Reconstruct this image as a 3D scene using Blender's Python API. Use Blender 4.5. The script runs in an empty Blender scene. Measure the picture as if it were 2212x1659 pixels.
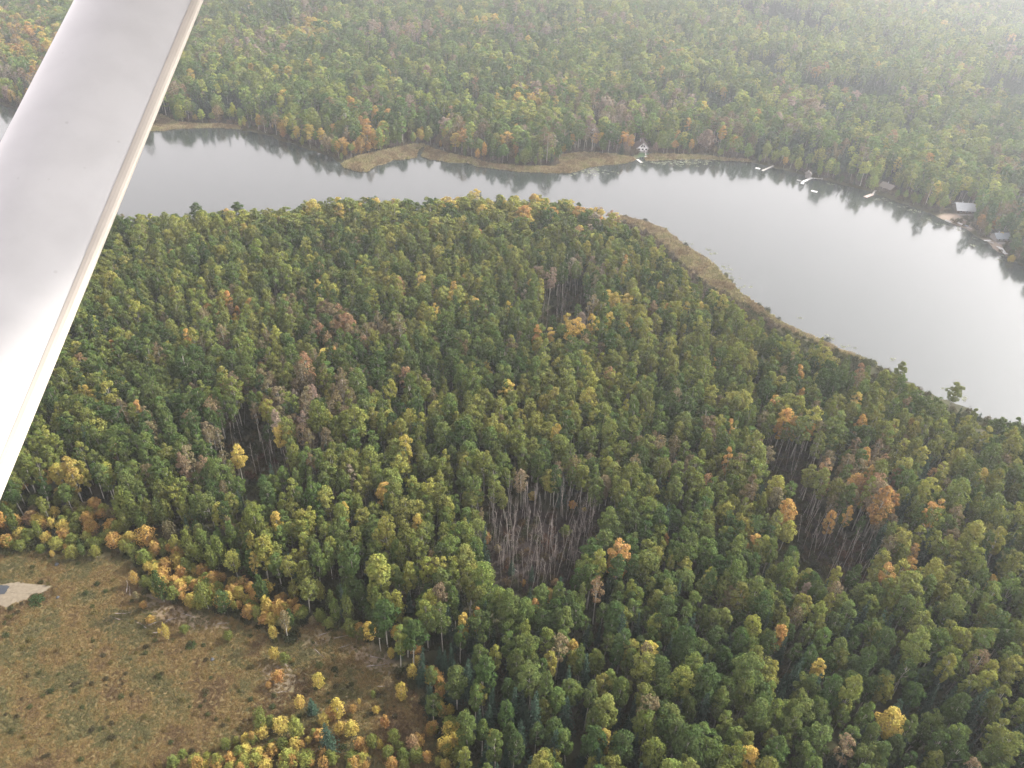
import bpy, bmesh, math, random
import numpy as np
from mathutils import Vector, Matrix, Euler

SC = bpy.context.scene
R = math.radians
rng = np.random.default_rng(11)
random.seed(5)

# ------------------------------------------------------------------ camera
CAM_H, PITCH, ROLL, FPX, PW, PH = 200.0, 36.0, 2.65, 1719.0, 2212.0, 1659.0
cam_d = bpy.data.cameras.new('camera')
cam = bpy.data.objects.new('camera', cam_d)
SC.collection.objects.link(cam)
cam.location = (0, 0, CAM_H)
CAM_ROT = Matrix.Rotation(R(90 - PITCH), 3, 'X') @ Matrix.Rotation(R(ROLL), 3, 'Z')
cam.rotation_euler = CAM_ROT.to_euler()
cam_d.sensor_width = 36.0
cam_d.lens = 36.0 * FPX / PW
cam_d.clip_start, cam_d.clip_end = 0.05, 20000
SC.camera = cam

# ------------------------------------------------------------------ world, sun, exposure
SUN_AZ, SUN_EL = 63.0, 36.0
world = bpy.data.worlds.new('World')
SC.world = world
world.use_nodes = True
wn = world.node_tree
sky = wn.nodes.new('ShaderNodeTexSky')
sky.sky_type = 'NISHITA'
sky.sun_disc = False
sky.sun_elevation, sky.sun_rotation = R(SUN_EL), R(SUN_AZ)
sky.altitude = 600
sky.air_density, sky.dust_density, sky.ozone_density = 1.0, 9.0, 1.0
hsv = wn.nodes.new('ShaderNodeHueSaturation')
hsv.inputs['Saturation'].default_value = 0.2
wn.links.new(sky.outputs[0], hsv.inputs['Color'])
bg = wn.nodes['Background']
cloud = wn.nodes.new('ShaderNodeMix'); cloud.data_type = 'RGBA'      # thin even overcast over the clear sky
cloud.inputs[0].default_value = .62
wtc = wn.nodes.new('ShaderNodeTexCoord'); wsep = wn.nodes.new('ShaderNodeSeparateXYZ'); wr = wn.nodes.new('ShaderNodeValToRGB')
wn.links.new(wtc.outputs['Generated'], wsep.inputs[0]); wn.links.new(wsep.outputs['Z'], wr.inputs[0])
wr.color_ramp.elements[0].position = .12; wr.color_ramp.elements[0].color = (1, 1, 1, 1)       # milky and brighter low down, all the way round
wr.color_ramp.elements[1].position = .85; wr.color_ramp.elements[1].color = (.33, .34, .37, 1)
wmul = wn.nodes.new('ShaderNodeVectorMath'); wmul.operation = 'MULTIPLY'; wmul.inputs[1].default_value = (6.1, 5.4, 5.35)
wn.links.new(wr.outputs[0], wmul.inputs[0]); wn.links.new(wmul.outputs[0], cloud.inputs[7])
wn.links.new(hsv.outputs[0], cloud.inputs[6])
wn.links.new(cloud.outputs[2], bg.inputs['Color'])
bg.inputs['Strength'].default_value = 0.15
sun_d = bpy.data.lights.new('sun', 'SUN')
sun_d.energy = 2.2
sun_d.angle = R(4)
sun_d.color = (1.0, 0.93, 0.84)
sun = bpy.data.objects.new('sun', sun_d)
SC.collection.objects.link(sun)
a, e = R(SUN_AZ), R(SUN_EL)
SUN_DIR = Vector((math.sin(a) * math.cos(e), math.cos(a) * math.cos(e), math.sin(e)))
sun.rotation_euler = SUN_DIR.to_track_quat('Z', 'Y').to_euler()
sun.location = (300, 100, 600)
SC.view_settings.view_transform = 'Standard'
SC.view_settings.look = 'None'
SC.view_settings.exposure = 2.25
SC.view_settings.gamma = 1.0
SC.view_settings.use_curve_mapping = False
SC.render.engine = 'CYCLES'
SC.cycles.use_denoising = True
SC.cycles.max_bounces = 6
SC.cycles.diffuse_bounces = 3
SC.cycles.glossy_bounces = 2
SC.cycles.transmission_bounces = 2
SC.cycles.volume_bounces = 0
SC.cycles.sample_clamp_indirect = 4.0
HAZE_DENSITY, HAZE_G = 0.00027, 0.68

# ------------------------------------------------------------------ camera maths (to find where things stand on the ground)
RM = np.array(CAM_ROT)
def ray(px, py):
    px, py = np.broadcast_arrays(np.asarray(px, float), np.asarray(py, float))
    d = np.stack([(px - PW / 2) / FPX, -(py - PH / 2) / FPX, -np.ones_like(px)], -1)
    return d @ RM.T
def ground(px, py, z=0.0):
    d = ray(px, py)
    t = (z - CAM_H) / d[..., 2]
    p = d * t[..., None]
    p[..., 2] += CAM_H
    return p
def proj(p):
    q = (np.asarray(p, float) - np.array([0, 0, CAM_H])) @ RM
    dep = -q[..., 2]
    return q[..., 0] / dep * FPX + PW / 2, -q[..., 1] / dep * FPX + PH / 2, dep
def gpoly(pts, z=0.0):
    a = np.array(pts, float)
    return ground(a[:, 0], a[:, 1], z)[:, :2]
def inside(poly, x, y):
    poly = np.asarray(poly, float)
    x, y = np.asarray(x, float), np.asarray(y, float)
    c = np.zeros(x.shape, bool)
    n = len(poly)
    for i in range(n):
        x0, y0 = poly[i]; x1, y1 = poly[(i + 1) % n]
        if y0 == y1: continue
        m = ((y0 > y) != (y1 > y)) & (x < (x1 - x0) * (y - y0) / (y1 - y0) + x0)
        c ^= m
    return c
def dist_poly(poly, x, y, closed=True):
    poly = np.asarray(poly, float)
    d = np.full(np.shape(x), 1e18)
    n = len(poly)
    for i in range(n if closed else n - 1):
        ax, ay = poly[i]; bx, by = poly[(i + 1) % n]
        vx, vy = bx - ax, by - ay
        L = vx * vx + vy * vy + 1e-9
        t = np.clip(((x - ax) * vx + (y - ay) * vy) / L, 0, 1)
        d = np.minimum(d, (x - ax - t * vx) ** 2 + (y - ay - t * vy) ** 2)
    return np.sqrt(d)
def vnoise(x, y, seed=0):
    xi, yi = np.floor(x).astype(np.int64), np.floor(y).astype(np.int64)
    fx, fy = x - xi, y - yi
    fx, fy = fx * fx * (3 - 2 * fx), fy * fy * (3 - 2 * fy)
    def h(a, b):
        n = (a * 374761393 + b * 668265263 + seed * 974711) & 0x7fffffff
        n = ((n ^ (n >> 13)) * 1274126177) & 0x7fffffff
        return ((n ^ (n >> 16)) & 0xffff) / 65535.0
    return (h(xi, yi) * (1 - fx) + h(xi + 1, yi) * fx) * (1 - fy) + (h(xi, yi + 1) * (1 - fx) + h(xi + 1, yi + 1) * fx) * fy
def fbm(x, y, seed=0, o=4):
    s, a, t = 0, 1.0, 0
    for i in range(o):
        s = s + a * vnoise(x * 2 ** i, y * 2 ** i, seed + i); t += a; a *= .5
    return s / t
def sstep(a, b, x):
    t = np.clip((x - a) / (b - a), 0, 1)
    return t * t * (3 - 2 * t)

# ------------------------------------------------------------------ outlines of water and open ground
FAR_SHORE = [(-900, 90), (-400, 175), (-120, 208), (0, 224), (45, 240), (110, 262), (210, 276), (329, 285), (394, 280), (460, 277), (512, 279), (537, 284),
    (575, 292), (609, 304), (662, 322), (716, 340), (735, 352), (748, 364), (774, 372), (795, 371), (806, 361), (849, 347), (880, 345), (899, 341), (902, 335),
    (906, 326), (911, 318), (918, 318), (914, 327), (911, 337), (925, 343), (950, 346), (971, 352), (1006, 353), (1031, 360), (1078, 367), (1150, 372),
    (1221, 374), (1245, 370), (1271, 362), (1329, 356), (1372, 348), (1380, 341), (1390, 339), (1393, 346), (1436, 347), (1492, 344), (1560, 347), (1620, 351), (1653, 357), (1690, 367),
    (1742, 380), (1796, 394), (1868, 412), (1921, 430), (1993, 455), (2047, 480), (2093, 499), (2136, 530), (2172, 555), (2208, 576), (2300, 632), (2450, 720), (2750, 890), (3100, 1060)]
NEAR_EDGE = [(1345, 466), (1400, 480), (1440, 495), (1465, 517), (1480, 530), (1530, 560), (1545, 572), (1553, 582), (1580, 608), (1599, 629), (1628, 651), (1688, 694), (1731, 715), (1778, 735),
    (1814, 751), (1867, 773)]
NEAR_EDGE_R = [(1921, 790), (1971, 819), (2007, 837), (2046, 855), (2100, 876), (2129, 898), (2208, 905), (2300, 945), (2700, 1090), (3100, 1230)]
SILH = [(-900, 400), (-400, 430), (-100, 446), (100, 452), (265, 457), (340, 460), (390, 458), (450, 450), (560, 450), (620, 440), (690, 434), (740, 424), (800, 426), (850, 431), (900, 437),
    (930, 424), (1020, 418), (1130, 420), (1200, 426), (1260, 436), (1310, 452)]
silh_g = gpoly(SILH, 15.0)
nrm = silh_g / np.linalg.norm(silh_g, axis=1)[:, None]
silh_shore = silh_g + nrm * 3.0
r_g = gpoly(NEAR_EDGE_R, 2.0)
LAKE = np.concatenate([gpoly(FAR_SHORE), r_g[::-1], gpoly(NEAR_EDGE)[::-1], silh_shore[::-1]])
LAKE_PIX = np.array(FAR_SHORE + NEAR_EDGE_R[::-1] + NEAR_EDGE[::-1] + SILH[::-1], float)

def lake_sd(x, y):
    """distance to the shore, positive on land, with small irregularities"""
    d = dist_poly(LAKE, x, y)
    s = np.where(inside(LAKE, x, y), -d, d)
    return s + (fbm(x / 9, y / 9, 3) - .5) * 5.0 + (fbm(x / 2.5, y / 2.5, 5, 2) - .5) * 1.6

MARSH_NEAR = [(1330, 462)] + NEAR_EDGE + [(1900, 786), (1860, 778), (1800, 756), (1735, 728), (1680, 706), (1620, 668), (1570, 640), (1520, 612), (1480, 580), (1440, 540), (1400, 505), (1350, 480)]
MARSH_FAR1 = [(325, 285), (512, 280), (525, 272), (480, 268), (420, 267), (380, 263), (350, 248), (320, 240)]
MARSH_FAR2 = [(740, 366), (795, 372), (849, 347), (899, 341), (950, 346), (1006, 354), (1078, 368), (1221, 375), (1271, 362), (1375, 348), (1372, 341), (1329, 333), (1257, 329), (1214, 334),
    (1203, 360), (1130, 359), (1060, 353), (1015, 341), (971, 332), (935, 321), (913, 311), (880, 314), (827, 325), (780, 336), (756, 343), (735, 355)]
MARSH_FAR3 = [(1393, 347), (1436, 347), (1508, 345), (1620, 352), (1620, 345), (1560, 341), (1508, 335), (1407, 332), (1391, 341)]
MARSHES_PIX = [MARSH_NEAR, MARSH_FAR1, MARSH_FAR2, MARSH_FAR3]
MARSHES = [gpoly(m, .6) for m in MARSHES_PIX]
MEADOW_PIX = [(-400, 1195), (0, 1203), (60, 1192), (130, 1200), (200, 1206), (270, 1208), (300, 1240), (300, 1275), (330, 1300), (400, 1312), (450, 1322), (500, 1340), (560, 1362), (590, 1392),
    (625, 1398), (650, 1352), (700, 1345), (760, 1362), (790, 1392), (830, 1412), (850, 1445), (885, 1480), (915, 1520), (935, 1580), (960, 1640), (985, 1760), (940, 1900), (-400, 1900)]
MEADOW = gpoly(MEADOW_PIX, .5)
SNAG_PIX = [(1042, 1115), (1062, 1090), (1130, 1068), (1200, 1085), (1285, 1085), (1310, 1115), (1300, 1165), (1262, 1200), (1240, 1232), (1205, 1262), (1150, 1262), (1075, 1250), (1055, 1190)]
SNAG2_PIX = [(1620, 960), (1680, 945), (1740, 965), (1780, 1010), (1745, 1050), (1770, 1120), (1830, 1150), (1880, 1160), (1900, 1200), (1850, 1250), (1790, 1235), (1740, 1190), (1715, 1130), (1718, 1070), (1680, 1010)]
GAP_PIX = [(480, 890), (530, 865), (545, 900), (560, 940), (600, 960), (640, 990), (650, 1020), (560, 1025), (490, 990), (470, 940)]
GAP3_PIX = [(1170, 655), (1230, 610), (1262, 600), (1275, 640), (1255, 700), (1190, 712), (1160, 690)]
YARD_PIX = [(2022, 466), (2046, 459), (2066, 462), (2080, 470), (2096, 482), (2104, 497), (2090, 498), (2066, 484), (2046, 478)]
YARD2_PIX = [(2120, 514), (2150, 518), (2168, 530), (2180, 552), (2165, 550), (2136, 530)]
PAD_PIX = [(1268, 276), (1280, 271), (1300, 275), (1298, 282), (1284, 288), (1274, 288)]
LAWN_PIX = [(1380, 322), (1398, 320), (1402, 334), (1391, 341), (1380, 340)]
SAND_PIX = [(-60, 1262), (0, 1268), (40, 1260), (60, 1265), (105, 1266), (112, 1275), (95, 1284), (70, 1290), (60, 1300), (35, 1306), (18, 1318), (5, 1312), (-60, 1320)]
CLAY_PIX = [[(305, 1305), (345, 1300), (390, 1318), (470, 1340), (500, 1360), (440, 1366), (380, 1352), (330, 1335)], [(560, 1440), (620, 1430), (640, 1465), (640, 1500), (575, 1505)],
    [(745, 1400), (800, 1395), (840, 1420), (860, 1460), (800, 1450), (770, 1425)], [(650, 1372), (690, 1362), (720, 1380), (690, 1400), (655, 1396)]]

# ------------------------------------------------------------------ helpers for objects and materials
def tag(o, label=None, cat=None, group=None, kind=None):
    if label: o['label'] = label
    if cat: o['category'] = cat
    if group: o['group'] = group
    if kind: o['kind'] = kind
    return o
def mesh_np(name, v, f, mats=(), mi=None, smooth=False):
    me = bpy.data.meshes.new(name)
    me.from_pydata([tuple(map(float, p)) for p in v], [], [tuple(map(int, q)) for q in f])
    for m in mats: me.materials.append(m)
    if mi is not None: me.polygons.foreach_set('material_index', np.asarray(mi, np.int32))
    if smooth: me.polygons.foreach_set('use_smooth', np.ones(len(me.polygons), bool))
    me.update()
    return me
def add_obj(name, me, parent=None, loc=None):
    o = bpy.data.objects.new(name, me)
    SC.collection.objects.link(o)
    if parent: o.parent = parent
    if loc is not None: o.location = loc
    return o
def empty(name, loc, rz=0.0, sc=(1, 1, 1)):
    o = bpy.data.objects.new(name, None)
    SC.collection.objects.link(o)
    o.location = loc; o.rotation_euler = (0, 0, rz); o.scale = sc
    return o
def new_mat(name):
    m = bpy.data.materials.new(name)
    m.use_nodes = True
    nt = m.node_tree
    return m, nt, nt.nodes['Principled BSDF'], nt.nodes['Material Output']
def simple(name, col, rough=.7, var=.25, scale=3.0, spec=.3, detail=6):
    m, nt, b, out = new_mat(name)
    tc = nt.nodes.new('ShaderNodeTexCoord')
    nz = nt.nodes.new('ShaderNodeTexNoise'); nz.inputs['Scale'].default_value = scale; nz.inputs['Detail'].default_value = detail
    nt.links.new(tc.outputs['Object'], nz.inputs['Vector'])
    cr = nt.nodes.new('ShaderNodeValToRGB')
    cr.color_ramp.elements[0].color = (*[c * (1 - var) for c in col], 1)
    cr.color_ramp.elements[1].color = (*[min(1, c * (1 + var)) for c in col], 1)
    cr.color_ramp.elements[0].position, cr.color_ramp.elements[1].position = .3, .7
    nt.links.new(nz.outputs[0], cr.inputs[0])
    nt.links.new(cr.outputs[0], b.inputs['Base Color'])
    b.inputs['Roughness'].default_value = rough
    b.inputs['Specular IOR Level'].default_value = spec
    return m
def leaf_mat(name, transl=.3, var=.3):
    """leaf colour comes from the tree's own 'tint'; every leaf card differs a little"""
    m = bpy.data.materials.new(name); m.use_nodes = True
    nt = m.node_tree; nt.nodes.clear()
    out = nt.nodes.new('ShaderNodeOutputMaterial')
    at = nt.nodes.new('ShaderNodeAttribute'); at.attribute_type = 'INSTANCER'; at.attribute_name = 'tint'
    geo = nt.nodes.new('ShaderNodeNewGeometry')
    mr = nt.nodes.new('ShaderNodeMapRange'); mr.inputs['To Min'].default_value = 1 - var; mr.inputs['To Max'].default_value = 1 + var
    nt.links.new(geo.outputs['Random Per Island'], mr.inputs['Value'])
    mul = nt.nodes.new('ShaderNodeVectorMath'); mul.operation = 'SCALE'
    nt.links.new(at.outputs['Color'], mul.inputs[0]); nt.links.new(mr.outputs[0], mul.inputs['Scale'])
    tc = nt.nodes.new('ShaderNodeTexCoord')
    nz = nt.nodes.new('ShaderNodeTexNoise'); nz.inputs['Scale'].default_value = .45; nz.inputs['Detail'].default_value = 2
    nt.links.new(tc.outputs['Object'], nz.inputs['Vector'])
    hs = nt.nodes.new('ShaderNodeHueSaturation')
    mh = nt.nodes.new('ShaderNodeMapRange'); mh.inputs['From Min'].default_value = .3; mh.inputs['From Max'].default_value = .7
    mh.inputs['To Min'].default_value = .484; mh.inputs['To Max'].default_value = .525
    nt.links.new(nz.outputs[0], mh.inputs['Value']); nt.links.new(mh.outputs[0], hs.inputs['Hue'])
    nt.links.new(mul.outputs[0], hs.inputs['Color'])
    df = nt.nodes.new('ShaderNodeBsdfDiffuse'); tr = nt.nodes.new('ShaderNodeBsdfTranslucent')
    nt.links.new(hs.outputs[0], df.inputs['Color']); nt.links.new(hs.outputs[0], tr.inputs['Color'])
    mx = nt.nodes.new('ShaderNodeMixShader'); mx.inputs[0].default_value = transl
    nt.links.new(df.outputs[0], mx.inputs[1]); nt.links.new(tr.outputs[0], mx.inputs[2])
    nt.links.new(mx.outputs[0], out.inputs['Surface'])
    return m
M = {}
M['leaf'] = leaf_mat('leaf', .34, .3)
M['needle'] = leaf_mat('needle', .08, .25)
M['straw'] = leaf_mat('straw', .2, .35)
M['bark'] = simple('pale_bark', (.30, .285, .245), .85, .35, 1.2)
M['dark_bark'] = simple('dark_bark', (.10, .085, .07), .9, .3, 2)
M['dead_wood'] = simple('dead_wood', (.21, .185, .165), .85, .35, 1.5)
M['twig'] = simple('twig', (.06, .048, .042), .9, .3, 2)

# ------------------------------------------------------------------ terrain
def terrain_z(x, y, sd=None):
    if sd is None: sd = lake_sd(x, y)
    bank = np.where(sd > 0, np.minimum(sd * .16, .55), np.maximum(sd * .3, -2.0))
    far = sstep(40, 330, sd) * sstep(380, 700, y + .35 * np.abs(x))
    hills = far * (fbm(x / 260, y / 260, 21, 3) * 34 - 8)
    near = sstep(25, 90, sd) * (1 - sstep(300, 420, y)) * (fbm(x / 60, y / 60, 31, 3) * 1.6)
    return bank + np.maximum(hills, 0) + near
def axis(lo, flo, fhi, hi, step):
    mid = list(np.arange(flo, fhi + step, step))
    up, s, v = [], step, mid[-1]
    while v < hi:
        s *= 1.18; v = min(v + s, hi); up.append(v)
    dn, s, v = [], step, mid[0]
    while v > lo:
        s *= 1.18; v = max(v - s, lo); dn.append(v)
    return np.array(dn[::-1] + mid + up)
gx, gy = axis(-4500, -420, 560, 4500, 2.5), axis(-2500, 80, 780, 6500, 2.5)
GX, GY = np.meshgrid(gx, gy)
SD = lake_sd(GX, GY)
GZ = terrain_z(GX, GY, SD)
nx, ny = len(gx), len(gy)
idx = np.arange(nx * ny).reshape(ny, nx)
quads = np.stack([idx[:-1, :-1], idx[:-1, 1:], idx[1:, 1:], idx[1:, :-1]], -1).reshape(-1, 4)
gme = bpy.data.meshes.new('ground')
gme.vertices.add(nx * ny); gme.vertices.foreach_set('co', np.stack([GX, GY, GZ], -1).ravel())
gme.loops.add(len(quads) * 4); gme.loops.foreach_set('vertex_index', quads.ravel().astype(np.int32))
gme.polygons.add(len(quads)); gme.polygons.foreach_set('loop_start', np.arange(0, len(quads) * 4, 4, dtype=np.int32))
gme.polygons.foreach_set('use_smooth', np.ones(len(quads), bool))
gme.update(calc_edges=True)
def region(polys, soft, jit=2.5, seed=50):
    x = GX + (fbm(GX / 6, GY / 6, seed) - .5) * jit * 2; y = GY + (fbm(GX / 6, GY / 6, seed + 9) - .5) * jit * 2
    w = np.zeros(GX.shape)
    for p in polys:
        d = dist_poly(p, x, y); s = np.where(inside(p, x, y), d, -d)
        w = np.maximum(w, sstep(-soft, soft, s))
    return w
def add_attr(name, arr):
    at = gme.attributes.new(name, 'FLOAT', 'POINT'); at.data.foreach_set('value', arr.ravel().astype(np.float32))
add_attr('marsh', region(MARSHES, 2.0))
add_attr('meadow', region([MEADOW], 3.0))
add_attr('bare', region([gpoly(c, .5) for c in CLAY_PIX], 3.0, 4) * .8)
add_attr('sand', region([gpoly(YARD_PIX, .5), gpoly(YARD2_PIX, .5), gpoly(PAD_PIX, 1.5)], 1.0, 1))
add_attr('lawn', region([gpoly(LAWN_PIX, .5)], 1.0, 1))
add_attr('snag', region([gpoly([(p[0], p[1] + 30) for p in SNAG_PIX]), gpoly([(p[0], p[1] + 25) for p in SNAG2_PIX])], 3.0))

m, nt, b, out = new_mat('ground')
b.inputs['Roughness'].default_value = .95; b.inputs['Specular IOR Level'].default_value = .1
tc = nt.nodes.new('ShaderNodeTexCoord')
def nz(scale, detail=6, rough=.6):
    n = nt.nodes.new('ShaderNodeTexNoise'); n.inputs['Scale'].default_value = scale; n.inputs['Detail'].default_value = detail; n.inputs['Roughness'].default_value = rough
    nt.links.new(tc.outputs['Object'], n.inputs['Vector']); return n
def ramp(src, stops):
    cr = nt.nodes.new('ShaderNodeValToRGB')
    el = cr.color_ramp.elements
    while len(el) < len(stops): el.new(.5)
    for e_, (p, c) in zip(el, stops): e_.position = p; e_.color = (*c, 1)
    nt.links.new(src, cr.inputs[0]); return cr.outputs[0]
def mixc(fac, a, b_):
    mx = nt.nodes.new('ShaderNodeMix'); mx.data_type = 'RGBA'
    nt.links.new(fac, mx.inputs[0]); nt.links.new(a, mx.inputs[6]); nt.links.new(b_, mx.inputs[7]); return mx.outputs[2]
def attr(name):
    at_ = nt.nodes.new('ShaderNodeAttribute'); at_.attribute_name = name; return at_.outputs['Fac']
fine, mid_, big = nz(1.6, 8, .7), nz(.12, 6), nz(.03, 4)
forest = ramp(mid_.outputs[0], [(.3, (.026, .024, .015)), (.5, (.040, .042, .020)), (.7, (.060, .048, .028))])
mead1 = ramp(fine.outputs[0], [(.3, (.095, .067, .034)), (.5, (.127, .090, .042)), (.72, (.165, .118, .054))])
mead2 = ramp(fine.outputs[0], [(.3, (.076, .067, .032)), (.5, (.102, .087, .040)), (.72, (.135, .113, .053))])
bigr = ramp(big.outputs[0], [(.42, (0, 0, 0)), (.58, (1, 1, 1))])
mead = mixc(bigr, mead1, mead2)
marshc = ramp(fine.outputs[0], [(.3, (.11, .088, .050)), (.5, (.17, .138, .08)), (.7, (.23, .195, .115))])
barec = ramp(fine.outputs[0], [(.3, (.10, .08, .058)), (.5, (.14, .112, .085)), (.75, (.20, .165, .135))])
sandc = ramp(fine.outputs[0], [(.3, (.15, .12, .095)), (.7, (.25, .205, .165))])
lawnc = ramp(fine.outputs[0], [(.3, (.035, .07, .035)), (.7, (.06, .10, .045))])
snagc = ramp(mid_.outputs[0], [(.3, (.020, .017, .015)), (.5, (.034, .027, .024)), (.7, (.048, .036, .031))])
c = mixc(attr('snag'), forest, snagc)
c = mixc(attr('meadow'), c, mead)
c = mixc(attr('bare'), c, barec)
c = mixc(attr('marsh'), c, marshc)
c = mixc(attr('lawn'), c, lawnc)
c = mixc(attr('sand'), c, sandc)
nt.links.new(c, b.inputs['Base Color'])
bp = nt.nodes.new('ShaderNodeBump'); bp.inputs['Strength'].default_value = .6; bp.inputs['Distance'].default_value = .3
nt.links.new(fine.outputs[0], bp.inputs['Height']); nt.links.new(bp.outputs[0], b.inputs['Normal'])
gme.materials.append(m)
tag(add_obj('ground', gme), kind='structure')

# lake water: one sheet at height 0, hidden under the land outside the basin
m, nt, b, out = new_mat('lake_water')
b.inputs['Base Color'].default_value = (.022, .028, .026, 1)
b.inputs['Roughness'].default_value = .11
b.inputs['IOR'].default_value = 1.55
tc = nt.nodes.new('ShaderNodeTexCoord')
mp = nt.nodes.new('ShaderNodeMapping'); mp.inputs['Scale'].default_value = (.35, .6, 1)
nt.links.new(tc.outputs['Object'], mp.inputs[0])
n1 = nt.nodes.new('ShaderNodeTexNoise'); n1.inputs['Scale'].default_value = .8; n1.inputs['Detail'].default_value = 4
nt.links.new(mp.outputs[0], n1.inputs['Vector'])
bp = nt.nodes.new('ShaderNodeBump'); bp.inputs['Strength'].default_value = .05; bp.inputs['Distance'].default_value = .12
nt.links.new(n1.outputs[0], bp.inputs['Height']); nt.links.new(bp.outputs[0], b.inputs['Normal'])
lo, hi = LAKE.min(0) - 60, LAKE.max(0) + 60
lme = mesh_np('lake', [(lo[0], lo[1], 0), (hi[0], lo[1], 0), (hi[0], hi[1], 0), (lo[0], hi[1], 0)], [(0, 1, 2, 3)], [m])
tag(add_obj('lake', lme), kind='structure')

# ------------------------------------------------------------------ plant builders (arrays first, so that a crown can be an object of its own or be joined)
def cards(cen, nor, su, sv, r):
    n = len(cen)
    nor = nor / np.maximum(np.linalg.norm(nor, axis=1), 1e-6)[:, None]
    t = r.normal(size=(n, 3)); t -= nor * (t * nor).sum(1)[:, None]
    t /= np.maximum(np.linalg.norm(t, axis=1), 1e-6)[:, None]
    bt = np.cross(nor, t)
    su, sv = np.broadcast_to(su, n)[:, None] * .5, np.broadcast_to(sv, n)[:, None] * .5
    bend = nor * (su * .5)
    v = np.stack([cen - t * su - bend, cen - bt * sv, cen + t * su - bend, cen + bt * sv], 1).reshape(-1, 3)
    return v, np.arange(n * 4).reshape(n, 4)
def join(parts):
    vs, fs, mi, off = [], [], [], 0
    for k, (v, f) in enumerate(parts):
        vs.append(np.asarray(v)); fs += [tuple(int(i) + off for i in q) for q in f]; mi += [k] * len(f); off += len(v)
    return np.concatenate(vs), fs, mi
def tube(pts, rad, sides=5):
    pts = np.asarray(pts, float); n = len(pts)
    v, f = [], []
    for i in range(n):
        d = pts[min(i + 1, n - 1)] - pts[max(i - 1, 0)]; d /= np.linalg.norm(d) + 1e-9
        ref = np.array([1., 0, 0]) if abs(d[0]) < .8 else np.array([0, 1., 0])
        u = np.cross(d, ref); u /= np.linalg.norm(u); w = np.cross(d, u)
        for k in range(sides):
            an = 2 * math.pi * k / sides
            v.append(pts[i] + (u * math.cos(an) + w * math.sin(an)) * rad[i])
    for i in range(n - 1):
        for k in range(sides):
            f.append((i * sides + k, i * sides + (k + 1) % sides, (i + 1) * sides + (k + 1) % sides, (i + 1) * sides + k))
    f.append(tuple((n - 1) * sides + k for k in range(sides)))
    return np.array(v), f
def merge(parts):
    v, f, _ = join(parts); return v, f
def unit(n, r):
    d = r.normal(size=(n, 3)); return d / np.linalg.norm(d, axis=1)[:, None]

def aspen(seed, h=18.0, rad=2.7, low=.45, nclump=24, per=62, size=.46, lod=1.0, spread=1.0):
    r = np.random.default_rng(seed)
    lean = r.normal(size=2) * .35
    zc, hz = h * (low + 1) / 2, h * (1 - low) / 2
    tp = np.array([[0, 0, -.4], [lean[0] * .2, lean[1] * .2, h * .3], [lean[0] * .6, lean[1] * .6, h * .6], [lean[0], lean[1], h * .93]])
    limbs = [tube(tp, [.19, .15, .10, .03])]
    cc, cr = [], []
    for i in range(nclump):
        u = (i + .5) / nclump
        zz = 1 - 1.75 * u ** .9 + r.normal() * .08
        zz = max(min(zz, .98), -.85)
        rr = math.sqrt(max(0, 1 - zz * zz)) * (1 - .18 * max(0, -zz)) * (1 - .22 * max(0, zz))
        an = i * 2.39996 + r.normal() * .35
        k = .58 + r.random() * .46
        c_ = np.array([lean[0] * .8 + math.cos(an) * rr * rad * k * spread, lean[1] * .8 + math.sin(an) * rr * rad * k * spread, zc + zz * (hz - .8) * (.88 + .16 * r.random())])
        cc.append(c_); cr.append(rad * (.33 + .15 * r.random()))
    for i in range(4):
        cc.append(np.array([lean[0] * .6 + r.normal() * rad * .3, lean[1] * .6 + r.normal() * rad * .3, zc + r.normal() * hz * .35])); cr.append(rad * .5)
    V, N, S = [], [], []
    cen = np.array([lean[0] * .7, lean[1] * .7, zc - hz * .35])
    for c_, q in zip(cc, cr):
        n = max(6, int(per * lod))
        d = unit(n * 2, r)
        o = (c_ - cen) / (np.linalg.norm(c_ - cen) + 1e-6)
        d = d[(d @ o) > -.35][:n]
        rr = q * (.72 + .36 * r.random(len(d)))
        p = c_ + d * rr[:, None] * np.array([1, 1, .85])
        V.append(p); N.append(d + unit(len(d), r) * .42 + o * .25 + np.array([0, 0, .2])); S.append(size / math.sqrt(lod) * (.7 + .6 * r.random(len(d))))
    for j in r.choice(len(cc), 6, replace=False):
        z0 = max(h * low * .85, cc[j][2] - 3.2)
        limbs.append(tube([[lean[0] * z0 / h, lean[1] * z0 / h, z0], (np.array([lean[0] * .5, lean[1] * .5, z0]) + cc[j]) / 2 - np.array([0, 0, .2]), cc[j]], [.07, .05, .02], 4))
    V, N, S = np.concatenate(V), np.concatenate(N), np.concatenate(S)
    return merge(limbs), cards(V, N, S, S * .78, r)

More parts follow.
